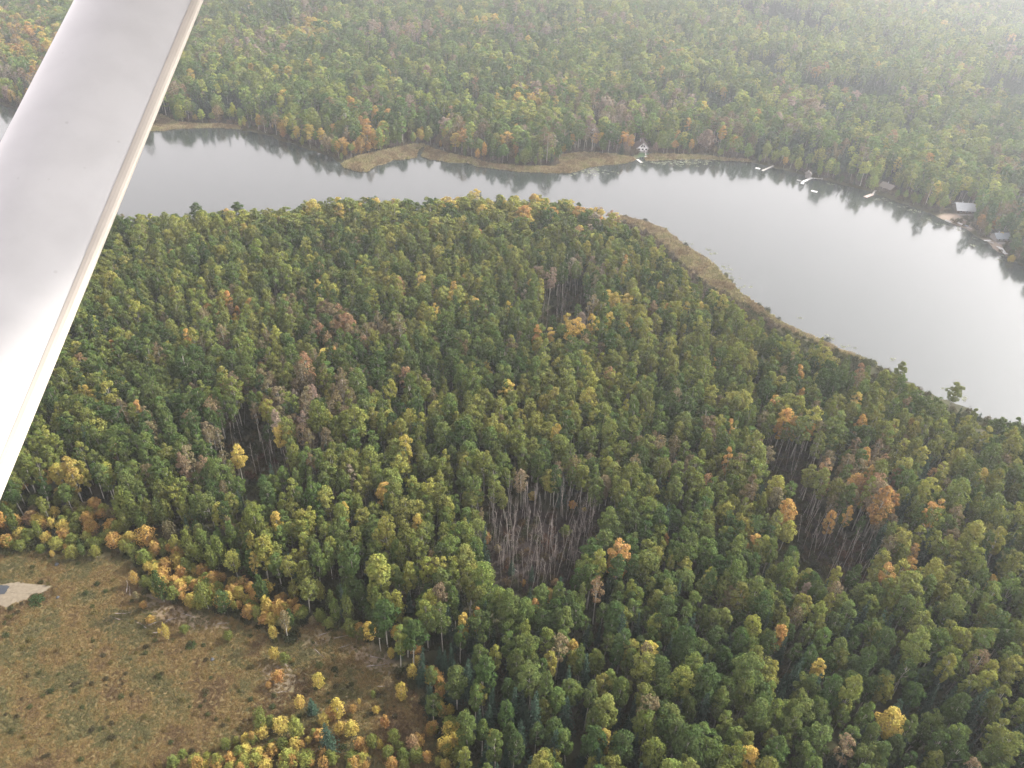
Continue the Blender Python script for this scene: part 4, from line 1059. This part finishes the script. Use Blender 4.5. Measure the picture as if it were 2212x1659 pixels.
# ------------------------------------------------------------------ cabins, jetties, rafts on the far shore
M['white'] = simple('white_paint', (.42, .42, .41), .5, .06, 2)
M['white_wall'] = simple('white_siding', (.80, .80, .79), .5, .05, 2)
M['offwhite'] = simple('pale_boards', (.32, .31, .285), .7, .12, 3)
M['greyboards'] = simple('grey_boards', (.18, .17, .16), .85, .25, 3)
M['pinkboards'] = simple('reddish_boards', (.30, .235, .21), .85, .2, 3)
M['roofgrey'] = simple('grey_metal_roof', (.28, .295, .31), .45, .10, 1)
M['roofbrown'] = simple('brown_shingles', (.09, .07, .065), .9, .25, 3)
M['rooftan'] = simple('grey_brown_shingles', (.13, .118, .105), .9, .2, 3)
M['roofwhite'] = simple('white_metal_roof', (.40, .41, .42), .4, .06, 1)
M['roofblue'] = simple('blue_grey_roof', (.13, .15, .165), .6, .15, 1)
M['log'] = simple('brown_logs', (.09, .066, .05), .85, .3, 2)
M['glass'] = simple('window_glass', (.03, .035, .04), .1, .1, 1, .5)
M['steel'] = simple('galvanised_steel', (.35, .36, .37), .5, .1, 2)
M['blue'] = simple('blue_grey_cover', (.22, .25, .33), .6, .1, 2)
M['rubber'] = simple('tyre_rubber', (.03, .03, .03), .8, .1, 2)
def box(x0, y0, z0, x1, y1, z1):
    v = [(x0, y0, z0), (x1, y0, z0), (x1, y1, z0), (x0, y1, z0), (x0, y0, z1), (x1, y0, z1), (x1, y1, z1), (x0, y1, z1)]
    return np.array(v, float), [(0, 3, 2, 1), (4, 5, 6, 7), (0, 1, 5, 4), (1, 2, 6, 5), (2, 3, 7, 6), (3, 0, 4, 7)]
def part(name, geo, mat, parent):
    v, f = geo
    return add_obj(name, mesh_np(name, v, f, [mat]), parent)
def slab(p, q, r_, s, th):
    """a roof plane given by its four corners, with thickness"""
    a_ = np.array([p, q, r_, s], float)
    nr = np.cross(a_[1] - a_[0], a_[2] - a_[0]); nr /= np.linalg.norm(nr)
    if nr[2] < 0: nr = -nr
    v = np.concatenate([a_, a_ + nr * th])
    return v, [(0, 1, 2, 3), (4, 5, 6, 7), (0, 1, 5, 4), (1, 2, 6, 5), (2, 3, 7, 6), (3, 0, 4, 7)]
def cabin(name, qx, qy, W, Dp, hw, hr, rz, wall, roof, label, gable_front=True, over=.7, windows=True, deck=True, wz=1.0, truss=False):
    g_ = ground(qx, qy, wz)
    z0 = float(max(.5, terrain_z(np.array(g_[0]), np.array(g_[1]))))
    root = empty(name, (g_[0], g_[1], z0), rz)
    tag(root, label, 'cabin')
    w, d = W / 2, Dp / 2
    # ridge runs front-back (gable faces -Y) when gable_front
    body = np.array([(-w, -d, -.6), (w, -d, -.6), (w, d, -.6), (-w, d, -.6), (-w, -d, hw), (w, -d, hw), (w, d, hw), (-w, d, hw), (0, -d, hr - .12), (0, d, hr - .12)] if gable_front else
        [(-w, -d, -.6), (w, -d, -.6), (w, d, -.6), (-w, d, -.6), (-w, -d, hw), (w, -d, hw), (w, d, hw), (-w, d, hw), (-w, 0, hr - .12), (w, 0, hr - .12)], float)
    fc = [(0, 1, 5, 8, 4), (1, 2, 6, 5), (2, 3, 7, 9, 6), (3, 0, 4, 7)] if gable_front else [(0, 1, 5, 4), (1, 2, 6, 9, 5), (2, 3, 7, 6), (3, 0, 4, 8, 7)]
    part('wall', (body, fc), wall, root)
    sl = (hr - hw) / (w if gable_front else d)
    e_ = over
    if gable_front:
        part('roof', slab((0, -d - e_, hr), (0, d + e_, hr), (-w - e_, d + e_, hw - sl * e_), (-w - e_, -d - e_, hw - sl * e_), .14), roof, root)
        part('roof', slab((.002, -d - e_, hr), (.002, d + e_, hr), (w + e_, d + e_, hw - sl * e_), (w + e_, -d - e_, hw - sl * e_), .14), roof, root)
    else:
        part('roof', slab((-w - e_, 0, hr), (w + e_, 0, hr), (w + e_, -d - e_, hw - sl * e_), (-w - e_, -d - e_, hw - sl * e_), .14), roof, root)
        part('roof', slab((-w - e_, .002, hr), (w + e_, .002, hr), (w + e_, d + e_, hw - sl * e_), (-w - e_, d + e_, hw - sl * e_), .14), roof, root)
    if windows:
        for xx in np.linspace(-w * .62, w * .62, 3):
            fr = part('window', box(xx - .75, -d - .06, .85, xx + .75, -d + .02, 2.15), M['white'], root)
            part('pane', box(xx - .62, -d - .09, .97, xx + .62, -d - .05, 2.03), M['glass'], fr)
        dr_ = part('door', box(w * .30 - .45, -d - .07, 0, w * .30 + .45, -d - .02, .8), M['log'], root)
    if truss:
        for sx in (-1, 1):
            fr = part('window', (np.array([(sx * .25, -d - .08, hw + .35), (sx * w * .45, -d - .08, hw + .35), (sx * .25, -d - .08, hr - 1.0), (sx * .25, -d + .02, hw + .35), (sx * w * .45, -d + .02, hw + .35), (sx * .25, -d + .02, hr - 1.0)]),
                [(0, 1, 2), (3, 5, 4), (0, 3, 4, 1), (1, 4, 5, 2), (2, 5, 3, 0)]), M['glass'], root)
            part('barge_board', slab((0, -d - e_ - .10, hr + .16), (0, -d - e_ - .02, hr + .16), (sx * (w + e_), -d - e_ - .02, hw - sl * e_ + .16), (sx * (w + e_), -d - e_ - .10, hw - sl * e_ + .16), -.42), M['white'], root)
    if deck:
        dk = part('deck', box(-w - .3, -d - 3.0, -.15, w + .3, -d - .1, .05), M['greyboards'], root)
        for xx in np.linspace(-w - .2, w + .2, 5): part('railing_post', box(xx - .05, -d - 2.95, .05, xx + .05, -d - 2.85, 1.0), M['offwhite'], dk)
        part('handrail', box(-w - .3, -d - 2.98, 1.0, w + .3, -d - 2.82, 1.08), M['offwhite'], dk)
    ch = part('chimney', box(-w * .4, d * .2, hw, -w * .4 + .5, d * .2 + .5, hr + .7), M['steel'], root)
    return root
def face(qx, qy, extra=0.0):
    g_ = ground(qx, qy); return -math.atan2(g_[0], g_[1]) + extra
cabin('lake_cabin', 1386, 321, 8.2, 9.0, 2.7, 6.4, face(1386, 321, .18), M['white_wall'], M['roofbrown'], 'white gabled cabin with brown roof on the far lakeshore', True, .8, True, True, 1.0, True)
cabin('log_cabin', 2082, 455, 12.0, 8.5, 2.9, 5.6, face(2079, 455, .50), M['log'], M['roofgrey'], 'dark log cabin with broad pale grey roof above the sandy yard', False, 1.1)
cabin('boathouse_cabin', 1917, 409, 8.0, 6.5, 2.4, 4.4, face(1917, 409, -.5), M['log'], M['rooftan'], 'cabin with grey brown roof half hidden by shore trees', False, .8, True, False)
cabin('garden_shed', 2197, 447, 4.2, 3.6, 2.2, 3.1, face(2197, 447, .35), M['log'], M['roofwhite'], 'small shed with bright white roof in the forest', False, .4, False, False)
cabin('lake_gazebo', 1746, 380, 3.6, 3.4, 2.2, 3.5, face(1746, 380, .2), M['greyboards'], M['rooftan'], 'tiny weathered boathouse at the water beside the white jetty', True, .4, False, False)
cabin('lake_house', 2160, 516, 9.0, 6.5, 2.6, 4.4, face(2160, 516, .7), M['greyboards'], M['roofblue'], 'low house with blue grey roof behind a gold tree', False, .8)

def jetty(qa, qb, width, mat, label, name='jetty', z=.45, posts=True, piece=.9):
    A, B = ground(*qa, z), ground(*qb, z)
    L = float(np.hypot(B[0] - A[0], B[1] - A[1])); an = math.atan2(B[1] - A[1], B[0] - A[0])
    root = empty(name, (A[0], A[1], z), an)
    tag(root, label, 'jetty')
    k_ = max(2, int(L / piece)); step = L / k_
    me = mesh_np('plank', *box(.02, -width / 2, 0, step - .02, width / 2, .07), [mat])
    for i in range(k_): add_obj('plank', me, root, (i * step, 0, .02))
    for sy in (-1, 1): part('beam', box(0, sy * width * .38 - .06, -.14, L, sy * width * .38 + .06, .015), mat, root)
    if posts:
        for t in np.linspace(.12, .95, max(2, int(L / 3))):
            for sy in (-1, 1): part('post', box(t * L - .06, sy * (width / 2 + .07) - .06, -2.3, t * L + .06, sy * (width / 2 + .07) + .06, .5), M['steel'], root)
    return root
jetty((1376, 344), (1386, 351.5), 1.9, M['offwhite'], 'weathered jetty reaching from the marsh below the white cabin')
jetty((1646.5, 368.7), (1670.7, 358), 1.5, M['offwhite'], 'long narrow pale jetty by the end of the far marsh')
jetty((1734, 393), (1754, 384), 1.9, M['white'], 'white jetty with a wide end platform beside the tiny boathouse')
jetty((1729.5, 395.2), (1737, 396.6), 2.9, M['white'], 'wide white end platform of the boathouse jetty', 'jetty_platform')
jetty((1756, 385), (1777, 386.5), 1.0, M['greyboards'], 'grey boardwalk along the bank from the white jetty', 'boardwalk', .8)
jetty((1868.6, 426), (1884.6, 419.7), 2.6, M['pinkboards'], 'wide reddish floating jetty below the half hidden cabin')
jetty((1885, 419.5), (1890.5, 411.5), 1.1, M['greyboards'], 'narrow gangway up from the reddish jetty', 'gangway', .7)
jetty((1890.5, 411.5), (1901, 412.8), 1.0, M['greyboards'], 'short grey boardwalk on the bank above the gangway', 'boardwalk', .9)
jetty((1394, 327), (1395, 336), .9, M['offwhite'], 'thin pale footpath boards below the white cabin', 'boardwalk', .9, False)
jetty((1392.5, 338.5), (1402, 338.5), 1.8, M['offwhite'], 'low pale platform on the marsh below the white cabin', 'platform', .9, False)
STO = [((2066.6, 479.3), (2079, 485.2), 1.7, 'white', 'white jetty section stored on the bank below the log cabin'), ((2082, 486.5), (2092, 488.2), 1.9, 'blue', 'bluish jetty section lying beside the white one on the bank'), ((2088, 491), (2100, 494.3), .8, 'offwhite', 'narrow pale boards laid along the bank below the log cabin'),
    ((2126, 519.7), (2140, 519), 1.3, 'white', 'white boards lying level on the bank by the low house'), ((2133.6, 521), (2146.7, 525.5), 1.0, 'offwhite', 'pale gangway running down the bank by the low house'), ((2152.5, 532), (2161, 535.3), 1.0, 'white', 'thin white gangway on the brown bank'),
    ((2161, 535.3), (2167.5, 543.7), 2.4, 'white', 'wide white jetty section on the brown bank'), ((2168, 543.9), (2174, 548.8), 2.2, 'white', 'last white jetty section at the foot of the brown bank')]
for a_, b_, w_, mt, lb in STO: jetty(a_, b_, w_, M[mt], lb, 'stored_jetty', .85, False)
def raft(qx, qy, L, W, rz, label, rail=False):
    g_ = ground(qx, qy, .2)
    root = empty('swim_raft', (g_[0], g_[1], .0), rz); tag(root, label, 'raft', 'floating rafts')
    part('float', box(-L / 2, -W / 2, -.25, L / 2, -W / 2 + .5, .22), M['steel'], root); part('float', box(-L / 2, W / 2 - .5, -.25, L / 2, W / 2, .22), M['steel'], root)
    k_ = int(L / .5); me = mesh_np('plank', *box(.02, -W / 2, .225, L / k_ - .02, W / 2, .31), [M['white']])
    for i in range(k_): add_obj('plank', me, root, (-L / 2 + i * L / k_, 0, 0))
    if rail:
        for sy in (-.35, .35): part('ladder_rail', box(-.05, sy - .04, .31, .05, sy + .04, 1.25), M['steel'], root)
        part('ladder_rung', box(-.04, -.35, 1.1, .04, .35, 1.18), M['steel'], root)
raft(1637, 363.7, 3.4, 2.4, face(1637, 363, -.2), 'white swim raft with a ladder near the narrow pale jetty', True)
raft(1759, 413.4, 4.0, 2.2, face(1759, 413, -.15), 'plain white swim raft out in the dark reflection')
def boat(qx, qy, L, W, rz, mat, label, z=.0):
    g_ = ground(qx, qy, z + .2)
    root = empty('rowing_boat', (g_[0], g_[1], z), rz); tag(root, label, 'boat', 'small boats on the shore')
    st = 9; v, f = [], []
    for i in range(st):
        t = i / (st - 1); w_ = W / 2 * (1 - abs(2 * t - .85) ** 2.4 * .9 if t > .42 else .95); w_ = max(w_, .05)
        x = (t - .5) * L; sh = .12 * t * t
        v += [(x, -w_, .5 + sh), (x, -w_ * .75, .05), (x, 0, -.12), (x, w_ * .75, .05), (x, w_, .5 + sh)]
    for i in range(st - 1):
        for k_ in range(4): f.append((i * 5 + k_, i * 5 + k_ + 1, (i + 1) * 5 + k_ + 1, (i + 1) * 5 + k_))
    f.append((0, 1, 2, 3, 4))
    o = part('hull', (np.array(v), f), mat, root)
    o.modifiers.new('shell', 'SOLIDIFY').thickness = .04
    for t in (-.2, .15): part('seat', box(t * L - .14, -W * .38, .3, t * L + .14, W * .38, .34), M['greyboards'], root)
boat(1727, 390.7, 3.6, 1.4, face(1727, 390, -.3), M['white'], 'small white boat floating beside the white jetty end')
boat(2048.5, 478.6, 4.2, 1.5, face(2048, 478, -.5), M['white'], 'white boat drawn up at the corner of the sandy yard', .6)
boat(2078.5, 475.8, 4.6, 1.7, face(2078, 475, .3), M['offwhite'], 'pale boat standing on the sandy yard below the log cabin', .9)
# camper on the gravel pad in the far forest
g_ = ground(1280, 284.5, 2.0); zt = float(terrain_z(np.array(g_[0]), np.array(g_[1])))
root = empty('camper_trailer', (g_[0], g_[1], zt), face(1280, 284, .7)); tag(root, 'white camper trailer by the gravel pad in the far forest', 'trailer')
bm = bmesh.new(); bmesh.ops.create_cube(bm, size=1)
for v in bm.verts: v.co = Vector((v.co.x * 5.2, v.co.y * 2.3, v.co.z * 2.2 + 1.75))
bmesh.ops.bevel(bm, geom=bm.edges[:], offset=.35, segments=3, affect='EDGES')
cm = bpy.data.meshes.new('camper_body'); bm.to_mesh(cm); bm.free(); cm.materials.append(M['white'])
add_obj('body', cm, root)
for sx in (-1.2, 1.2): part('window', box(sx - .55, -1.19, 1.7, sx + .55, -1.14, 2.4), M['glass'], root)
part('door', box(-.35, -1.185, .75, .35, -1.145, 2.5), M['offwhite'], root)
for sy in (-1, 1): part('wheel', merge([tube([[0, sy * .85, .35], [0, sy * 1.1, .35]], [.35, .35], 14)]), M['rubber'], root)
part('drawbar', box(2.5, -.06, .5, 3.7, .06, .62), M['steel'], root)

# ------------------------------------------------------------------ wing strut of the aircraft the picture was taken from
def cam_point(px_, py_, depth):
    return np.array([0, 0, CAM_H]) + ray(px_, py_) * depth
d0, d1 = 1.80, 1.33
P0, P1 = cam_point(303, 0, d0), cam_point(-112, 900, d1)
axis_v = P1 - P0; Ls = np.linalg.norm(axis_v); axis_v /= Ls
midp = (P0 + P1) / 2
chord = np.array([1.0, 0, 0]); chord -= axis_v * (chord @ axis_v); chord /= np.linalg.norm(chord)   # leading edge forward (-X), trailing edge aft
to_cam = np.cross(chord, axis_v)
if to_cam[2] < 0: to_cam = -to_cam
halfc = .1385
mw, ntw, bw, ow = new_mat('aircraft_white')
bw.inputs['Base Color'].default_value = (.52, .52, .525, 1); bw.inputs['Roughness'].default_value = .45; bw.inputs['Specular IOR Level'].default_value = .3
tc = ntw.nodes.new('ShaderNodeTexCoord')
n1 = ntw.nodes.new('ShaderNodeTexNoise'); n1.inputs['Scale'].default_value = 9; n1.inputs['Detail'].default_value = 5
ntw.links.new(tc.outputs['Object'], n1.inputs['Vector'])
cr = ntw.nodes.new('ShaderNodeValToRGB'); cr.color_ramp.elements[0].position = .25; cr.color_ramp.elements[0].color = (.49, .49, .495, 1); cr.color_ramp.elements[1].position = .6; cr.color_ramp.elements[1].color = (.55, .55, .555, 1)
n2 = ntw.nodes.new('ShaderNodeTexVoronoi'); n2.inputs['Scale'].default_value = 16
ntw.links.new(tc.outputs['Object'], n2.inputs['Vector'])
sp = ntw.nodes.new('ShaderNodeValToRGB'); sp.color_ramp.elements[0].position = .03; sp.color_ramp.elements[0].color = (.25, .23, .2, 1); sp.color_ramp.elements[1].position = .07; sp.color_ramp.elements[1].color = (1, 1, 1, 1)
ntw.links.new(n2.outputs['Distance'], sp.inputs[0]); ntw.links.new(n1.outputs[0], cr.inputs[0])
mxs = ntw.nodes.new('ShaderNodeMix'); mxs.data_type = 'RGBA'; mxs.blend_type = 'MULTIPLY'; mxs.inputs[0].default_value = .18
ntw.links.new(cr.outputs[0], mxs.inputs[6]); ntw.links.new(sp.outputs[0], mxs.inputs[7]); ntw.links.new(mxs.outputs[2], bw.inputs['Base Color'])
ms = simple('edge_strip', (.55, .51, .45), .5, .08, 6)
plane = empty('aircraft', tuple(midp)); tag(plane, 'white light aircraft whose broad wing strut crosses close in front of the forest', 'aircraft')
prof = []
th = .052
NP = 40
for i in range(NP):
    an = 2 * math.pi * i / NP
    x = -math.cos(an)                         # -1 leading edge ... 1 trailing edge
    tk_ = math.sin(an) * th * (1 - .62 * max(0, (x + .2) / 1.2) ** 1.3)
    prof.append((x * halfc * .955 - halfc * .045, tk_))
def extrude(prof_, a_, b_):
    v, f = [], []
    stp = 12
    for k_ in range(stp + 1):
        s = a_ + (b_ - a_) * k_ / stp
        for (cx, ty) in prof_: v.append(axis_v * s + chord * cx + to_cam * ty)
    m_ = len(prof_)
    for k_ in range(stp):
        for i in range(m_): f.append((k_ * m_ + i, k_ * m_ + (i + 1) % m_, (k_ + 1) * m_ + (i + 1) % m_, (k_ + 1) * m_ + i))
    f.append(tuple(range(m_))[::-1]); f.append(tuple(stp * m_ + i for i in range(m_)))
    return np.array(v), f
top_s = -(CAM_H + .40 - midp[2]) / -axis_v[2] if axis_v[2] else 0
top_s = (CAM_H + .42 - midp[2]) / axis_v[2]           # where the strut meets the wing
v, f = extrude(prof, top_s, .95)
strut = add_obj('wing_strut', mesh_np('wing_strut', v, f, [mw], smooth=True), plane)
sw_ = .0062
v, f = extrude([(halfc * .86, .0082), (halfc * .92, .0085), (halfc * .965, .0072), (halfc * .99, .0045), (halfc, 0), (halfc * .985, -.0065), (halfc * .93, -.009), (halfc * .86, -.009)], top_s, .95)
add_obj('trailing_edge', mesh_np('strut_edge', v, f, [ms]), strut)
wj = midp + axis_v * top_s
v, f = [], []
NW = 28
for k_ in range(9):
    yy = -.9 + k_ * (wj[1] + 2.8 + .9) / 8
    for i in range(NW):
        an = 2 * math.pi * i / NW
        xx = -math.cos(an)
        zz = math.sin(an) * (.10 if math.sin(an) > 0 else .045) * (1 - .75 * max(0, (xx + .3) / 1.3))
        v.append((wj[0] + .60 + xx * .92 - midp[0], yy - midp[1], CAM_H + .42 + zz + .03 + .018 * yy - midp[2]))
for k_ in range(8):
    for i in range(NW): f.append((k_ * NW + i, k_ * NW + (i + 1) % NW, (k_ + 1) * NW + (i + 1) % NW, (k_ + 1) * NW + i))
f.append(tuple(range(NW))[::-1]); f.append(tuple(8 * NW + i for i in range(NW)))
v2, f2 = [], []
SEC = [(-2.6, .35, .35, -.25), (-2.3, .62, .6, -.3), (-1.4, .85, .72, -.32), (-.7, 1.0, .80, -.33), (.6, 1.0, .80, -.33), (1.6, .85, .72, -.28), (3.2, .45, .5, -.1), (5.2, .14, .25, .1)]
for (sx, wd_, ht_, zc_) in SEC:
    for i in range(24):
        an = 2 * math.pi * i / 24
        cu, su = math.cos(an), math.sin(an)
        yy = -.70 + .56 * wd_ * math.copysign(abs(cu) ** .45, cu); zz = zc_ + ht_ * math.copysign(abs(su) ** .5, su)
        v2.append((sx - midp[0], yy - midp[1], CAM_H + zz - midp[2]))
for k_ in range(len(SEC) - 1):
    for i in range(24): f2.append((k_ * 24 + i, k_ * 24 + (i + 1) % 24, (k_ + 1) * 24 + (i + 1) % 24, (k_ + 1) * 24 + i))
f2.append(tuple(range(24))[::-1]); f2.append(tuple((len(SEC) - 1) * 24 + i for i in range(24)))
add_obj('fuselage', mesh_np('fuselage', v2, f2, [mw], smooth=True), plane)  # unseen body, added to keep sky light off the strut
add_obj('wing', mesh_np('wing', v, f, [mw], smooth=True), plane)  # unseen wing, added to carry the strut, chord moved aft to shade it

# ------------------------------------------------------------------ hazy air
hm = bpy.data.materials.new('haze'); hm.use_nodes = True
hn = hm.node_tree; hn.nodes.clear()
ho = hn.nodes.new('ShaderNodeOutputMaterial'); pv = hn.nodes.new('ShaderNodeVolumePrincipled')
pv.inputs['Color'].default_value = (.90, .95, .99, 1); pv.inputs['Density'].default_value = HAZE_DENSITY; pv.inputs['Anisotropy'].default_value = HAZE_G
hn.links.new(pv.outputs[0], ho.inputs['Volume'])
hv, hf = box(-4600, -2600, -3.2, 4600, 6600, 202)
tag(add_obj('haze', mesh_np('haze', hv, hf, [hm])), 'thin pale haze over the lake and forest', kind='stuff')
